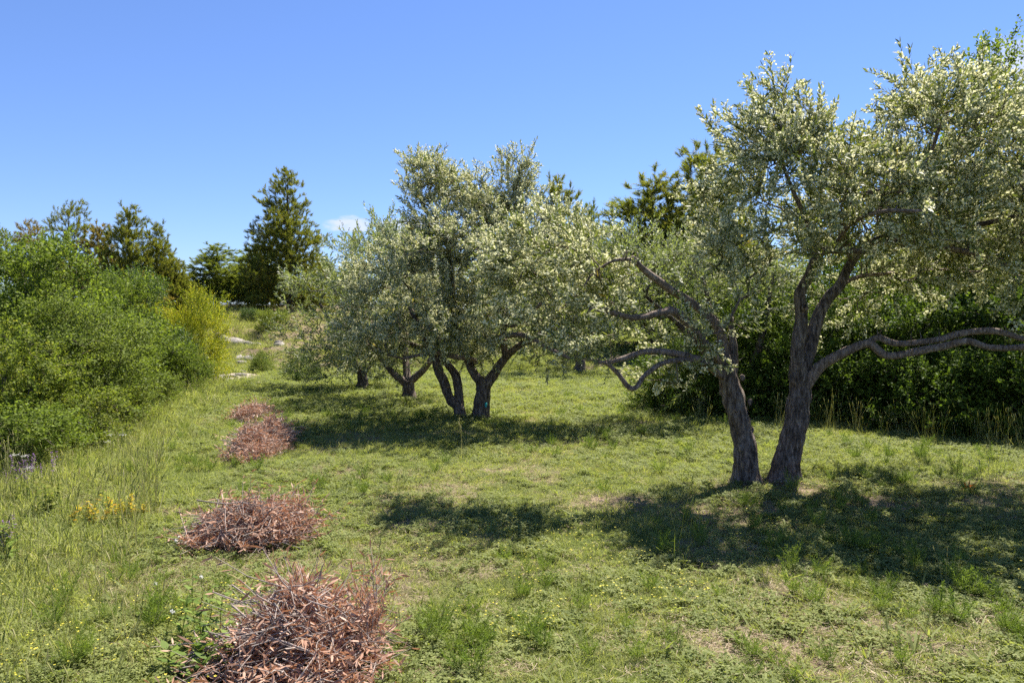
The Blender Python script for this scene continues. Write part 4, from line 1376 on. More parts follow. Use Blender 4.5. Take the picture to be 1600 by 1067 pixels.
def brush_pile(label, cx, cy, rx, ry, hgt, n_, rot=0.0, branches=10, seed=1, spikes=()):
    global rng
    keep, rng = rng, np.random.default_rng(seed)
    z0 = h1(cx, cy)
    t_ = empty('brush_pile', (cx, cy, z0), 0)
    tag(t_, label, 'brush pile', 'heaps of dry olive prunings')
    c_, s_ = math.cos(rot), math.sin(rot)

    def mound(u, v):
        return hgt * np.clip(1 - (u * u + v * v), 0, 1) ** 0.75 * (0.30 + 1.3 * vnoise(u * 2.6 + seed, v * 2.6, 1.0, seed))
    ph = rng.random(n_) * 6.283
    q = np.sqrt(rng.random(n_)) * 1.08
    edge = 1 + 0.3 * (vnoise(np.cos(ph) * 2, np.sin(ph) * 2, 1.0, seed * 3) - 0.5)
    u, v = np.cos(ph) * q * edge, np.sin(ph) * q * edge
    z = mound(u, v) * np.where(rng.random(n_) < 0.7, rng.uniform(0.75, 1.02, n_), rng.random(n_)) + 0.02
    X, Y = u * rx, v * ry
    X, Y = X * c_ - Y * s_, X * s_ + Y * c_
    zg = H(cx + X, cy + Y) - z0
    pos = np.stack([X, Y, z + zg], -1)
    d = rng.normal(0, 1, (n_, 3)) * (1, 1, 0.33)
    d[:, 0] += 0.4
    d[:, 2] -= q * 0.25
    M = frames(d, rng.uniform(0, 6.283, n_))
    pick, sc, tint = rng.integers(0, len(DRY), n_), rng.uniform(0.8, 1.25, n_), rng.random(n_)
    pos = pos - M[:, :, 2] * 0.12
    pos[:, 2] = np.maximum(pos[:, 2], zg + 0.012)
    low = pos[:, 2] + M[:, 2, 2] * 0.28 < zg + 0.01
    M[low, 2, 2] = 0.05
    ex_p, ex_d = [], []
    for (sx, sy, sh, k) in spikes:
        for _ in range(k):
            ex_p.append((sx + rng.normal(0, 0.03), sy + rng.normal(0, 0.03), sh * rng.uniform(0.45, 0.95)))
            ex_d.append((rng.normal(0, 0.25), rng.normal(0, 0.25), 1))
    if ex_p:
        pos = np.vstack([pos, ex_p])
        M = np.concatenate([M, frames(np.array(ex_d), rng.uniform(0, 6, len(ex_d)))])
        k = len(ex_p)
        pick = np.concatenate([pick, rng.integers(0, len(DRY), k)])
        sc = np.concatenate([sc, rng.uniform(0.6, 0.95, k)])
        tint = np.concatenate([tint, rng.random(k)])
    SL = bake([x[0] for x in DRY], pick, M, pos, sc, tint)
    ST = bake([x[1] for x in DRY], pick, M, pos, sc, tint)
    # bare thin twigs lying over the heap
    for _ in range(int(n_ * 0.27)):
        a, qq = rng.random() * 6.283, math.sqrt(rng.random())
        uu, vv = math.cos(a) * qq, math.sin(a) * qq
        dirv = unit(np.array((rng.normal(0.5, 1), rng.normal(0, 0.9), rng.normal(0, 0.22))))
        L = rng.uniform(0.2, 0.62)
        x0, y0 = uu * rx, vv * ry
        x0, y0 = x0 * c_ - y0 * s_, x0 * s_ + y0 * c_
        p0 = np.array((x0, y0, mound(uu, vv) * rng.uniform(0.85, 1.1) + 0.03))
        pts = [p0 - dirv * L * 0.5 + (0, 0, -0.05), p0 + rng.normal(0, 0.018, 3), p0 + dirv * L * 0.25 + rng.normal(0, 0.02, 3), p0 + dirv * L * 0.5 + (0, 0, -0.04)]
        r0 = rng.uniform(0.0014, 0.0034)
        pts = [np.array((a_[0], a_[1], max(a_[2], 0.01))) for a_ in pts]
        ST.add(*tube_arrays(catmull(pts, 3), np.linspace(r0, r0 * 0.5, 10), 4, cap=False))
    tag(link('dry_leaves', SL.mesh('dry leaves'), M_DRY, t_), kind='stuff')
    tag(link('twigs', ST.mesh('dry twigs', True), M_DRYTWIG, t_), kind='stuff')
    # thicker cut branches
    for k in range(branches):
        a, qq = rng.random() * 6.283, 0.9 * math.sqrt(rng.random())
        uu, vv = math.cos(a) * qq, math.sin(a) * qq
        dirv = unit(np.array((rng.normal(0, 1), rng.normal(0, 1), rng.normal(0.0, 0.15))))
        L = rng.uniform(0.3, 0.6)
        x0, y0 = uu * rx, vv * ry
        x0, y0 = x0 * c_ - y0 * s_, x0 * s_ + y0 * c_
        p0 = np.array((x0, y0, float(mound(uu, vv)) * rng.uniform(0.8, 1.1) + 0.02))
        pts = [p0 - dirv * L * 0.5, p0 - dirv * L * 0.15 + rng.normal(0, 0.03, 3), p0 + dirv * L * 0.2 + rng.normal(0, 0.03, 3), p0 + dirv * L * 0.5]
        pts = [np.array((a_[0], a_[1], max(a_[2], 0.012))) for a_ in pts]
        S = Soup()
        r0 = rng.uniform(0.003, 0.006)
        C_ = catmull(pts, 4)
        S.add(*tube_arrays(C_, np.linspace(r0, r0 * 0.4, len(C_)), 7, 0.1, 30))
        for e in range(3):                         # side shoots
            b_ = C_[int(len(C_) * rng.uniform(0.3, 0.85))]
            dd = unit(dirv + rng.normal(0, 0.5, 3))
            e1 = b_ + dd * rng.uniform(0.1, 0.25)
            e1[2] = max(e1[2], 0.01)
            S.add(*tube_arrays([b_, (b_ + e1) / 2 + rng.normal(0, 0.01, 3), e1], [r0 * 0.45, r0 * 0.35, 0.001], 5, cap=False))
        link('branch', S.mesh('cut branch', True), M_DRYTWIG, t_)
    rng = keep
    return t_


brush_pile('largest red-brown heap of dry olive prunings, cut by the bottom edge', -0.99, 3.44, 0.33, 0.50, 0.24, 520, 0.0, 12, 5, ((-0.1, 0.22, 0.30, 14), (0.36, 0.05, 0.20, 12), (0.30, 0.12, 0.22, 10), (-0.08, 0.40, 0.24, 3)))
brush_pile('second heap of dry prunings from the front, its end in olive shade', -1.93, 5.62, 0.40, 0.40, 0.20, 500, 0.45, 10, 6, ((0.3, 0.25, 0.14, 8),))
brush_pile('long third heap of greyed prunings beside the tree shadows', -3.12, 9.55, 0.27, 1.05, 0.28, 560, 0.10, 7, 7, ((-0.1, 0.5, 0.14, 6),))
brush_pile('smallest and farthest heap of dry prunings', -4.28, 12.6, 0.24, 0.70, 0.24, 260, 0.1, 6, 8)

# ------------------------------------------------------------------ stones of the bank
M_STONE = plain_material('pale limestone', [(0.3, (0.20, 0.175, 0.15)), (0.55, (0.31, 0.28, 0.25)), (0.75, (0.42, 0.39, 0.36))], 4, 0.95, 0.1, 0.8)


def stone_mesh(seed):
    S = Soup()
    nu, nv = 10, 7
    V = []
    for i in range(nv + 1):
        for j in range(nu):
            th, ph = math.pi * i / nv, 2 * math.pi * j / nu
            d_ = np.array((math.sin(th) * math.cos(ph), math.sin(th) * math.sin(ph), math.cos(th)))
            k = 1 + 0.45 * mnoise.noise(Vector(d_ * 1.5 + seed)) + 0.2 * mnoise.noise(Vector(d_ * 4.0 + seed))
            V.append(np.clip(d_ * k, -0.8, 0.8) * (1, 0.8, 0.55))
    S.add(V, [(i * nu + j, (i + 1) * nu + j, (i + 1) * nu + (j + 1) % nu, i * nu + (j + 1) % nu) for i in range(nv) for j in range(nu)])
    return S.mesh('limestone')


STONES = [stone_mesh(k * 5.3) for k in range(5)]
for me_ in STONES:
    me_.materials.append(M_STONE)
sr = np.random.default_rng(91)
spots = []
for (px, d, s, k_, sp) in ((362, 27, 0.36, 6, 0.7), (385, 26.6, 0.26, 4, 0.7), (352, 23.4, 0.26, 4, 0.5), (372, 22.8, 0.2, 3, 0.5), (425, 24, 0.2, 3, 0.8), (440, 27, 0.25, 3, 0.8), (350, 19.8, 0.15, 4, 0.4), (375, 19.0, 0.12, 5, 0.5), (338, 21.0, 0.14, 4, 0.4), (395, 18.4, 0.10, 3, 0.4)):
    for _ in range(k_):
        spots.append((xpix(px, d) + sr.normal(0, sp), d + sr.normal(0, sp * 0.5), s * sr.uniform(0.5, 1.3), d))
for x, y, s, d in spots:
    o = bpy.data.objects.new('stone', STONES[sr.integers(0, 5)])
    COL.objects.link(o)
    o.location = (x, y, h1(x, y) + s * 0.16)
    o.rotation_euler = (sr.normal(0, 0.2), sr.normal(0, 0.2), sr.random() * 6.283)
    o.scale = (s, s, s * sr.uniform(0.7, 1.1))
    if d > 26:
        tag(o, 'pale limestone rock in the outcrop high on the grassy bank', 'stone', 'limestone outcrop high on the bank')
    elif d > 22:
        tag(o, 'grey limestone rock half way up the grassy bank', 'stone', 'limestone rocks half way up the bank')
    else:
        tag(o, 'small pale stone lying on or beside the path', 'stone', 'small stones along the path')

# ------------------------------------------------------------------ grass and herbs (uncountable)
PROTO = {}


def blade(S, b0, d, L, W, curve, c, seg=3, side=None):
    """A curved tapering blade."""
    d = unit(d)
    s = unit(np.cross(d, (0.2, 0.3, 1.0))) if side is None else side
    V = []
    for i in range(seg + 1):
        t = i / seg
        h_ = np.array((d[0] * curve * t * t, d[1] * curve * t * t, 0)) * L
        q = np.asarray(b0) + np.array((d[0], d[1], d[2])) * L * t * (1 - 0.15 * curve * t) + h_ - (0, 0, 0.35 * curve * L * t ** 3)
        ww = W * (1 - 0.8 * t) * 0.5
        if i < seg:
            V += [q - s * ww, q + s * ww]
        else:
            V += [q]
    Q = [(2 * i, 2 * i + 1, 2 * i + 3, 2 * i + 2) for i in range(seg - 1)]
    T = [(2 * seg - 2, 2 * seg - 1, 2 * seg)]
    S.add(V, Q, T, c)


def tuft(rg, n_, rad, hmin, hmax, W, lean=0.45, curve=0.5, seg=3):
    S = Soup()
    for _ in range(n_):
        a, q = rg.random() * 6.283, math.sqrt(rg.random()) * rad
        d = np.array((rg.normal(0, lean), rg.normal(0, lean), 1.0))
        b0 = (math.cos(a) * q, math.sin(a) * q, -0.01)
        blade(S, b0, d, rg.uniform(hmin, hmax), W * rg.uniform(0.7, 1.3), rg.uniform(0, curve) * 2, rg.random(), seg)
    return S


def herb(rg, n_, rad, h, L, W):
    """Small clover-like herb: short stems with round leaves held flat."""
    S = Soup()
    for _ in range(n_):
        a, q = rg.random() * 6.283, math.sqrt(rg.random()) * rad
        z = h * rg.uniform(0.3, 1)
        c = np.array((math.cos(a) * q, math.sin(a) * q, z))
        az = rg.random() * 6.283
        for k in range(3):
            b_ = az + k * 2.09
            S.add(*leaf4(c, (math.cos(b_), math.sin(b_), rg.uniform(-0.2, 0.4)), (rg.normal(0, .3), rg.normal(0, .3), 1), L * rg.uniform(0.7, 1.2), W, 0.1), c=rg.random())
    return S


def feather(rg, n_, h):
    """Feathery carrot-like weed."""
    S = Soup()
    for k in range(n_):
        a = 6.283 * k / n_ + rg.normal(0, 0.3)
        d = unit(np.array((math.cos(a) * rg.uniform(0.2, 0.8), math.sin(a) * rg.uniform(0.2, 0.8), 1.0)))
        L = h * rg.uniform(0.6, 1.1)
        c = rg.random()
        S.add(*tube_arrays([(0, 0, 0), d * L * 0.5, d * L], [0.0018, 0.0014, 0.0006], 3, cap=False), c=c)
        for t in np.linspace(0.25, 1, 9):
            for s_ in (-1, 1):
                sd_ = unit(np.cross(d, (0, 0, 1)) * s_ + d * 0.5 + rg.normal(0, 0.2, 3))
                l_ = L * 0.34 * (1.1 - t)
                for e in range(3):
                    dd = unit(sd_ + rg.normal(0, 0.4, 3))
                    b0 = d * L * t + sd_ * l_ * e * 0.3
                    w_ = unit(np.cross(dd, rg.normal(size=3))) * 0.0018
                    S.add([b0 - w_, b0 + w_, b0 + dd * (l_ * 0.6 + 0.012)], None, [(0, 1, 2)], c)
    return S


def seed_grass(rg, n_, h, head=0.06, hw=0.007):
    """Tall grass culms with nodding seed heads."""
    S = tuft(rg, 10, 0.05, h * 0.25, h * 0.55, 0.005, 0.3, 0.5)
    for _ in range(n_):
        d = unit(np.array((rg.normal(0, 0.16), rg.normal(0, 0.16), 1)))
        L = h * rg.uniform(0.7, 1.1)
        b0 = np.array((rg.normal(0, 0.03), rg.normal(0, 0.03), 0))
        tip = b0 + d * L + (d[0] * 0.15 * L, d[1] * 0.15 * L, -0.02)
        S.add(*tube_arrays([b0, b0 + d * L * 0.55, tip], [0.0015, 0.0012, 0.0008], 3, cap=False), c=0.85)
        u_ = unit(tip - (b0 + d * L * 0.55))
        S.add(*tube_arrays([tip, tip + u_ * head * 0.4, tip + u_ * head * 0.8, tip + u_ * head], [0.001, hw * 0.5, hw * 0.35, 0.0005], 4, cap=False), c=0.98)
    return S


def straw(rg, n_, rad):
    S = Soup()
    for _ in range(n_):
        a = rg.random() * 6.283
        b0 = np.array((rg.normal(0, rad), rg.normal(0, rad), rg.uniform(0.002, 0.02)))
        d = np.array((math.cos(a), math.sin(a), rg.uniform(-0.05, 0.2)))
        blade(S, b0, d, rg.uniform(0.025, 0.075), 0.0026, 0.1, rg.random(), 2, np.array((-math.sin(a), math.cos(a), 0)))
    return S


M_GRASS = leaf_material('meadow grass blade', [(0.0, (0.148, 0.184, 0.052)), (0.4, (0.250, 0.284, 0.092)), (0.7, (0.335, 0.352, 0.132)), (0.9, (0.43, 0.41, 0.195)), (1.0, (0.53, 0.47, 0.29))], trans=0.45, rough=0.6, spec=0.12, inst=True,
                        patch=(0.7, (0.31, 0.31, 0.075), 0.48, 0.78, 0.5))
M_HERB = leaf_material('meadow herb leaf', [(0.0, (0.126, 0.162, 0.044)), (0.5, (0.220, 0.250, 0.084)), (1.0, (0.310, 0.332, 0.128))], trans=0.45, spec=0.12, inst=True, patch=(0.9, (0.27, 0.28, 0.07), 0.5, 0.75, 0.5))
M_FEATHER = leaf_material('feathery weed', [(0.0, (0.12, 0.18, 0.03)), (1.0, (0.21, 0.27, 0.055))], trans=0.4, inst=True)
M_TALL = leaf_material('tall grass', [(0.0, (0.14, 0.18, 0.04)), (0.5, (0.23, 0.26, 0.07)), (0.8, (0.42, 0.40, 0.18)), (1.0, (0.56, 0.50, 0.30))], trans=0.4, inst=True)
M_STRAW = leaf_material('straw litter', [(0.0, (0.20, 0.14, 0.085)), (0.5, (0.35, 0.265, 0.175)), (1.0, (0.50, 0.41, 0.30))], trans=0.15, inst=True, tcol=(1, 0.9, 0.7))
M_PETAL_Y = leaf_material('yellow petal', [(0.0, (0.60, 0.50, 0.03)), (1.0, (0.75, 0.68, 0.15))], trans=0.3, inst=True, tcol=(1, 1, 0.8))
M_PETAL_W = leaf_material('white petal', [(0.0, (0.72, 0.70, 0.64)), (1.0, (0.85, 0.84, 0.80))], trans=0.3, inst=True, tcol=(1, 1, 1))
M_PETAL_P = leaf_material('purple petal', [(0.0, (0.16, 0.07, 0.22)), (1.0, (0.34, 0.18, 0.42))], trans=0.25, inst=True, tcol=(1, 0.8, 1))


def proto_collection(name, soups, material):
    c = bpy.data.collections.new(name)
    for k, S in enumerate(soups):
        me_ = S.mesh(name)
        me_.materials.append(material)
        o_ = bpy.data.objects.new('%s %02d' % (name, k), me_)
        c.objects.link(o_)
    return c


def scatter(name, col_, nk, pts, scale, label, cat, tilt=0.12, seed=0):
    """One object whose points carry copies of the tufts in a collection."""
    rg = np.random.default_rng(seed)
    n_ = len(pts)
    me_ = bpy.data.meshes.new(name)
    me_.vertices.add(n_)
    me_.vertices.foreach_set('co', np.ascontiguousarray(pts, np.float32).ravel())
    for nm, tp, val in (('sc', 'FLOAT', scale), ('pick', 'INT', rg.integers(0, nk, n_))):
        a = me_.attributes.new(nm, tp, 'POINT')
        a.data.foreach_set('value', np.ascontiguousarray(val, np.float32 if tp == 'FLOAT' else np.int32))
    a = me_.attributes.new('rot', 'FLOAT_VECTOR', 'POINT')
    rot = np.stack([rg.normal(0, tilt, n_), rg.normal(0, tilt, n_), rg.uniform(0, 6.283, n_)], -1)
    a.data.foreach_set('vector', np.ascontiguousarray(rot, np.float32).ravel())
    o_ = bpy.data.objects.new(name, me_)
    COL.objects.link(o_)
    ng = bpy.data.node_groups.new(name + ' scatter', 'GeometryNodeTree')
    ng.interface.new_socket('Geometry', in_out='INPUT', socket_type='NodeSocketGeometry')
    ng.interface.new_socket('Geometry', in_out='OUTPUT', socket_type='NodeSocketGeometry')
    N, L_ = ng.nodes, ng.links
    gi_, go_ = N.new('NodeGroupInput'), N.new('NodeGroupOutput')
    ip = N.new('GeometryNodeInstanceOnPoints')
    ci = N.new('GeometryNodeCollectionInfo')
    ci.inputs['Collection'].default_value = col_
    ci.inputs['Separate Children'].default_value = True
    ci.inputs['Reset Children'].default_value = True
    L_.new(gi_.outputs[0], ip.inputs['Points'])
    L_.new(ci.outputs[0], ip.inputs['Instance'])
    ip.inputs['Pick Instance'].default_value = True
    for nm, dt, sock in (('sc', 'FLOAT', 'Scale'), ('pick', 'INT', 'Instance Index'), ('rot', 'FLOAT_VECTOR', 'Rotation')):
        na = N.new('GeometryNodeInputNamedAttribute')
        na.data_type = dt
        na.inputs['Name'].default_value = nm
        L_.new(na.outputs[0], ip.inputs[sock])
    L_.new(ip.outputs[0], go_.inputs[0])
    md = o_.modifiers.new('scatter', 'NODES')
    md.node_group = ng
    tag(o_, label, cat, kind='stuff')
    print(name, n_)
    return o_


gr = np.random.default_rng(401)


def field(n_, ylo=1.6, yhi=42.0, pw=1.0, margin=1.5):
    """Random ground points over what the camera can see plus a margin, thinning with distance."""
    y = ylo * (yhi / ylo) ** gr.random(n_) if pw == 1.0 else (ylo ** (1 - pw + 1) + gr.random(n_) * (yhi ** (2 - pw) - ylo ** (2 - pw))) ** (1 / (2 - pw))
    hw = 0.70 * y + margin
    x = gr.uniform(-1, 1, n_) * hw
    return x, y


def ground_pts(x, y, dz=0.0):
    return np.stack([x, y, H(x, y) + dz], -1)


def in_pile(x, y):
    r_ = np.zeros(len(x), bool)
    for cx, cy, rx, ry in ((-0.99, 3.44, 0.28, 0.42), (-1.93, 5.62, 0.36, 0.34), (-3.12, 9.55, 0.24, 0.9), (-4.28, 12.6, 0.2, 0.6), (-7.1, 19.4, 0.5, 1.5)):
        r_ |= ((x - cx) / rx) ** 2 + ((y - cy) / ry) ** 2 < 1
    return r_


def verge(x, y):
    """1 in the unmown strip along the left thicket, 0 on the mown lawn."""
    edge = -0.9 - 0.28 * y + (fnoise(x, y, 0.6, 70) - 0.5) * 1.2
    return sstep(0.4, -1.3, x - edge)


C_SHORT = proto_collection('short tuft', [tuft(gr, 26, 0.06, 0.03, 0.085, 0.0042, 0.55, 0.6) for _ in range(8)], M_GRASS)
C_MED = proto_collection('medium tuft', [tuft(gr, 18, 0.05, 0.07, 0.19, 0.0055, 0.4, 0.7) for _ in range(6)], M_GRASS)
C_TALL = proto_collection('seed grass', [seed_grass(gr, 6, 0.5) for _ in range(6)], M_TALL)
C_HERB = proto_collection('herb', [herb(gr, 24, 0.065, 0.045, 0.017, 0.013) for _ in range(6)], M_HERB)
C_FEATH = proto_collection('feathery', [feather(gr, 8, 0.2) for _ in range(5)], M_FEATHER)
C_STRAW = proto_collection('straw', [straw(gr, 22, 0.06) for _ in range(5)], M_STRAW)

# short mown sward
x, y = field(175000, 1.6, 42, 1.35)
dr = dryness(x, y)
vg = verge(x, y)
keep = (gr.random(len(x)) > dr * 0.86) & ~in_pile(x, y) & (gr.random(len(x)) > vg * 0.4)
x, y = x[keep], y[keep]
far = np.clip(y / 9, 0.85, 2.0)
scatter('grass', C_SHORT, 8, ground_pts(x, y), gr.uniform(0.6, 1.2, len(x)) * far * (0.7 + 0.6 * fnoise(x, y, 1.4, 4)), 'short mown grass covering the lawn under the olives', 'grass', 0.2, 1)
# herbs between the grass
x, y = field(60000, 1.6, 26, 1.35)
dr = dryness(x, y)
keep = (gr.random(len(x)) > dr * 0.75) & ~in_pile(x, y) & (fnoise(x, y, 1.1, 17) + gr.normal(0, 0.1, len(x)) > 0.45)
x, y = x[keep], y[keep]
scatter('clover', C_HERB, 6, ground_pts(x, y), gr.uniform(0.6, 1.3, len(x)) * np.clip(y / 9, 0.9, 1.8), 'low clover and small leafy herbs among the lawn grass', 'herbs', 0.2, 2)
# longer grass: scattered tufts on the lawn, thick in the verge
x, y = field(64000, 1.6, 40, 1.3)
vg = verge(x, y)
cl = fnoise(x, y, 1.3, 23)
keep = (gr.random(len(x)) < 0.10 + 0.75 * vg + 0.35 * sstep(0.56, 0.68, cl) + 0.7 * sstep(19, 23, y)) & ~in_pile(x, y) & (gr.random(len(x)) > dryness(x, y) * 0.6 * (1 - vg))
x, y = x[keep], y[keep]
scatter('long_grass', C_MED, 6, ground_pts(x, y), gr.uniform(0.6, 1.2, len(x)) * (0.7 + 0.85 * verge(x, y)) * np.clip(y / 10, 0.9, 1.5), 'longer green grass thickest in the verge by the left thicket', 'grass', 0.15, 3)
# seeding grass: verge and the foot of the hedge
x, y = field(26000, 1.8, 36, 1.2)
vg = verge(x, y)
hed = np.exp(-((y - (13.2 - (x - 2.7) * 1.0)) / 0.9) ** 2) * sstep(2.0, 3.0, x)
keep = (gr.random(len(x)) < 0.17 * vg + 0.03 * hed + 0.45 * sstep(20, 24, y) * sstep(4, 0, x) + 0.004) & ~in_pile(x, y)
x, y = x[keep], y[keep]
hx = gr.uniform(2.3, 7.6, 120)
hy = 13.3 - (hx - 2.7) * 1.08 + gr.normal(0, 0.3, 120) - 0.1
x, y = np.concatenate([x, hx]), np.concatenate([y, hy])
scatter('seeding_grass', C_TALL, 6, ground_pts(x, y), gr.uniform(0.5, 1.15, len(x)), 'tall seeding grass in the verge and along the hedge foot', 'grass', 0.1, 4)
# feathery bright weeds
x, y = field(1300, 1.8, 16, 1.4)
keep = (fnoise(x, y, 0.9, 55) > 0.56) & ~in_pile(x, y)
x, y = x[keep], y[keep]
scatter('feathery_weeds', C_FEATH, 5, ground_pts(x, y), gr.uniform(0.45, 1.1, len(x)), 'bright green feathery weeds dotted through the lawn', 'weeds', 0.15, 5)
# straw litter
x, y = field(34000, 1.6, 20, 1.4)
dr = dryness(x, y)
keep = gr.random(len(x)) < 0.06 + 0.85 * dr
x, y = x[keep], y[keep]
scatter('straw', C_STRAW, 5, ground_pts(x, y, 0.003), gr.uniform(0.6, 1.2, len(x)), 'dry straw litter on the worn patches of the lawn', 'straw', 0.1, 6)

# broad-leaved rosettes
def rosette(rg, n_, L, W):
    S = Soup()
    for k in range(n_):
        a = 2.4 * k + rg.normal(0, 0.2)
        el = rg.uniform(0.15, 0.9)
        d_ = np.array((math.cos(a) * math.cos(el), math.sin(a) * math.cos(el), math.sin(el)))
        S.add(*leaf6((0, 0, 0.005), d_, (-d_[0] * 0.5, -d_[1] * 0.5, 1), L * rg.uniform(0.6, 1.15), W * rg.uniform(0.8, 1.2), rg.uniform(0.1, 0.35)), c=rg.random())
    return S


C_ROS = proto_collection('rosette', [rosette(gr, 9, 0.07, 0.016) for _ in range(4)] + [rosette(gr, 7, 0.15, 0.010) for _ in range(3)], M_HERB)
x, y = field(2600, 1.8, 14, 1.4)
keep = (fnoise(x, y, 0.8, 61) > 0.45) & ~in_pile(x, y)
x, y = x[keep], y[keep]
scatter('leafy_weeds', C_ROS, 7, ground_pts(x, y), gr.uniform(0.5, 1.15, len(x)), 'broad and strap-leaved weed rosettes in the lawn', 'weeds', 0.15, 7)


def dots(rg, n_, rad, h0, h1_, size):
    S = Soup()
    for _ in range(n_):
        c = np.array((rg.normal(0, rad), rg.normal(0, rad), rg.uniform(h0, h1_)))
        for k in range(4):
            a = k * 1.57 + rg.random()
            S.add(*leaf4(c, (math.cos(a), math.sin(a), 0.35), (0, 0, 1), size, size * 0.9, 0.0), c=rg.random())
    return S


C_YF = proto_collection('yellow flowers', [dots(gr, 4, 0.06, 0.04, 0.10, 0.007) for _ in range(4)], M_PETAL_Y)
x, y = field(3000, 2.2, 14, 1.3)
keep = (fnoise(x, y, 0.7, 66) > 0.52) & ~in_pile(x, y)
x, y = x[keep], y[keep]
scatter('yellow_flowers', C_YF, 4, ground_pts(x, y), gr.uniform(0.7, 1.2, len(x)), 'tiny yellow flowers sprinkled through the lawn', 'flowers', 0.1, 8)

# ------------------------------------------------------------------ single plants that stand out
M_GOLD = leaf_material('golden leaf', [(0.0, (0.28, 0.26, 0.03)), (0.5, (0.42, 0.36, 0.03)), (0.85, (0.50, 0.34, 0.02)), (1.0, (0.55, 0.25, 0.03))], trans=0.4)
M_WEED = leaf_material('lush weed leaf', [(0.0, (0.08, 0.13, 0.022)), (1.0, (0.20, 0.27, 0.05))], trans=0.38)
M_ORANGE = leaf_material('orange dead leaf', [(0.0, (0.55, 0.16, 0.03)), (1.0, (0.70, 0.26, 0.06))], trans=0.3, tcol=(1, 0.9, 0.7))


def plant(name, label, cat, px, d, hgt, stems, leaves, L, W, leafm, spread=0.35, flower=None, fm=None, group=None, dx=0.0, wid=0.05):
    x = xpix(px, d) + dx
    rt = empty(name, (x, d, h1(x, d)))
    tag(rt, label, cat, group)
    S1, S2, S3 = Soup(), Soup(), Soup()
    for k in range(stems):
        a = rng.random() * 6.283
        d_ = unit(np.array((math.cos(a) * spread * rng.random(), math.sin(a) * spread * rng.random(), 1)))
        b0 = np.array((rng.normal(0, wid), rng.normal(0, wid), -0.01))
        h_ = hgt * rng.uniform(0.6, 1.05)
        top = b0 + d_ * h_
        S1.add(*tube_arrays([b0, b0 + d_ * h_ * 0.5 + rng.normal(0, 0.01, 3), top], [0.0028, 0.0022, 0.001], 4, cap=False))
        for i in range(leaves):
            t = (i + 0.5) / leaves
            b_ = i * 2.4 + rng.normal(0, 0.4)
            el = rng.uniform(0.1, 0.8)
            dl = np.array((math.cos(b_) * math.cos(el), math.sin(b_) * math.cos(el), math.sin(el)))
            S2.add(*leaf6(b0 + d_ * h_ * (0.1 + 0.85 * t), dl, (-dl[0] * 0.6, -dl[1] * 0.6, 1), L * rng.uniform(0.6, 1.1) * (1.1 - 0.4 * t), W * rng.uniform(0.8, 1.2), rng.uniform(0.05, 0.4)), c=rng.random())
        if flower == 'spike':
            for i in range(34):
                t = rng.random()
                c = b0 + d_ * h_ * (0.62 + 0.4 * t) + rng.normal(0, 0.008, 3) * (1.2 - t)
                a = rng.random() * 6.283
                S3.add(*leaf4(c, (math.cos(a), math.sin(a), 0.5), (0, 0, 1), 0.014, 0.009), c=rng.random())
        elif flower == 'umbel':
            for i in range(40):
                c = top + np.array((rng.normal(0, 0.02), rng.normal(0, 0.02), rng.normal(0, 0.005)))
                a = rng.random() * 6.283
                S3.add(*leaf4(c, (math.cos(a), math.sin(a), 0.2), (0, 0, 1), 0.009, 0.008), c=rng.random())
        elif flower == 'puff':
            for i in range(26):
                dd = unit(rng.normal(size=3))
                S3.add(*leaf4(top, dd, rng.normal(size=3), 0.014, 0.005), c=rng.random())
    tag(link('stems', S1.mesh('stems', True), M_WEED, rt), kind='stuff')
    tag(link('leaves', S2.mesh('leaves'), leafm, rt), kind='stuff')
    if flower:
        tag(link('flowers', S3.mesh('flowers'), fm, rt), kind='stuff')
    return rt


plant('golden_shrublet', 'small golden-leaved shrublet in the grass left of the second heap', 'plant', 172, 6.15, 0.24, 16, 16, 0.045, 0.028, M_GOLD, 0.5, dx=-0.03, wid=0.09)
plant('golden_shrublet', 'right-hand low sprig of the small golden-leaved shrublet', 'plant', 205, 6.2, 0.15, 10, 12, 0.04, 0.026, M_GOLD, 0.6, wid=0.08)
plant('leafy_weed', 'tall lush weed growing against the left side of the largest heap', 'weed', 322, 3.75, 0.34, 7, 14, 0.09, 0.022, M_WEED, 0.25, wid=0.06)
plant('leafy_weed', 'lush broad weed at the left foot of the largest heap', 'weed', 318, 3.35, 0.2, 9, 10, 0.10, 0.03, M_WEED, 0.5, wid=0.07)
plant('leafy_weed', 'bushy bright weed left of the golden shrublet', 'weed', 78, 6.3, 0.34, 9, 16, 0.07, 0.03, M_LIME, 0.4, wid=0.06)
plant('leafy_weed', 'upright dark weed at the left edge with a purple tip', 'weed', 6, 5.0, 0.36, 5, 14, 0.09, 0.026, M_WEED, 0.2, 'spike', M_PETAL_P)
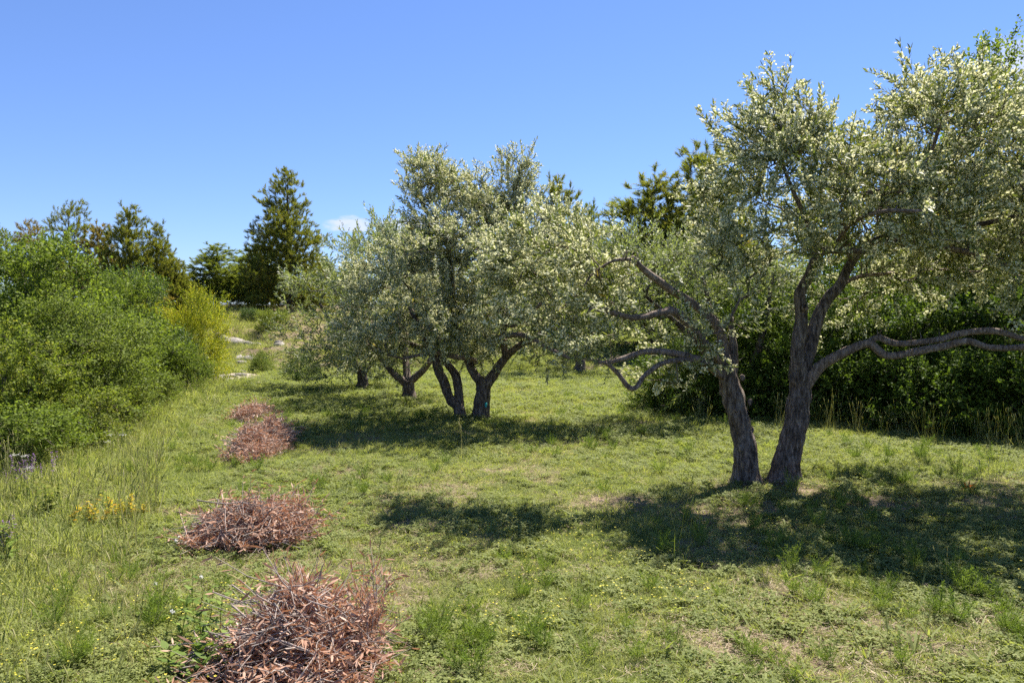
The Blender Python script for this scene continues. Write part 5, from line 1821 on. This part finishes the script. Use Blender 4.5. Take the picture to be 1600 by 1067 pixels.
for k, (px, d, lab) in enumerate(((14, 6.7, 'purple-spiked wildflower at the left edge above the bushy weed'), (45, 6.9, 'purple-spiked wildflower beside the white-flowered stem'), (62, 7.1, 'purple-spiked wildflower right behind the bushy bright weed'),
                                  (75, 8.9, 'purple-spiked wildflower below the yellowish low bush'), (135, 10.5, 'purple-spiked wildflower at the foot of the grey green shrub'), (150, 9.6, 'purple-spiked wildflower in the verge below the thicket'), (105, 9.2, 'purple-spiked wildflower between the verge grass clumps'))):
    plant('purple_wildflower', lab, 'wildflower', px, d, 0.42, 7, 8, 0.05, 0.014, M_GREY, 0.3, 'spike', M_PETAL_P, 'purple wildflowers of the verge', wid=0.08)
plant('white_wildflower', 'white-flowered stem at the left edge among purple spikes', 'wildflower', 27, 6.6, 0.46, 3, 6, 0.05, 0.012, M_GREY, 0.2, 'umbel', M_PETAL_W)
plant('white_wildflower', 'white-flowered stem in the verge below the thicket', 'wildflower', 170, 8.6, 0.4, 3, 6, 0.05, 0.012, M_GREY, 0.25, 'umbel', M_PETAL_W)
for px, d, lab in ((272, 5.05, 'fluffy white seed head just before the second heap'), (282, 5.2, 'fluffy white seed heads touching the shade of the second heap'), (318, 4.45, 'fluffy white seed head left of the lone upright twig'), (268, 4.3, 'fluffy white seed head in the open grass between the two front heaps'), (272, 3.7, 'fluffy white seed head nearest the largest heap')):
    plant('seed_head', lab, 'seed head', px, d, 0.2, 1, 5, 0.05, 0.01, M_WEED, 0.2, 'puff', M_PETAL_W, 'fluffy white seed heads')
S = Soup()
for k in range(14):
    S.add(*leaf6(rng.normal(0, 0.012, 3) * (1, 1, 0.3) + (0, 0, 0.05), rng.normal(size=3) * (1, 1, 0.4), rng.normal(size=3), 0.06, 0.02, 0.3), c=rng.random())
q = at(1515, 776, 6.95)
tag(link('dead_sprig', S.mesh('dead sprig'), M_ORANGE, None, (q[0], q[1], h1(q[0], q[1]) + 0.02)), 'small orange dead leaf sprig on the lawn right of the twin stems', 'leaf sprig')
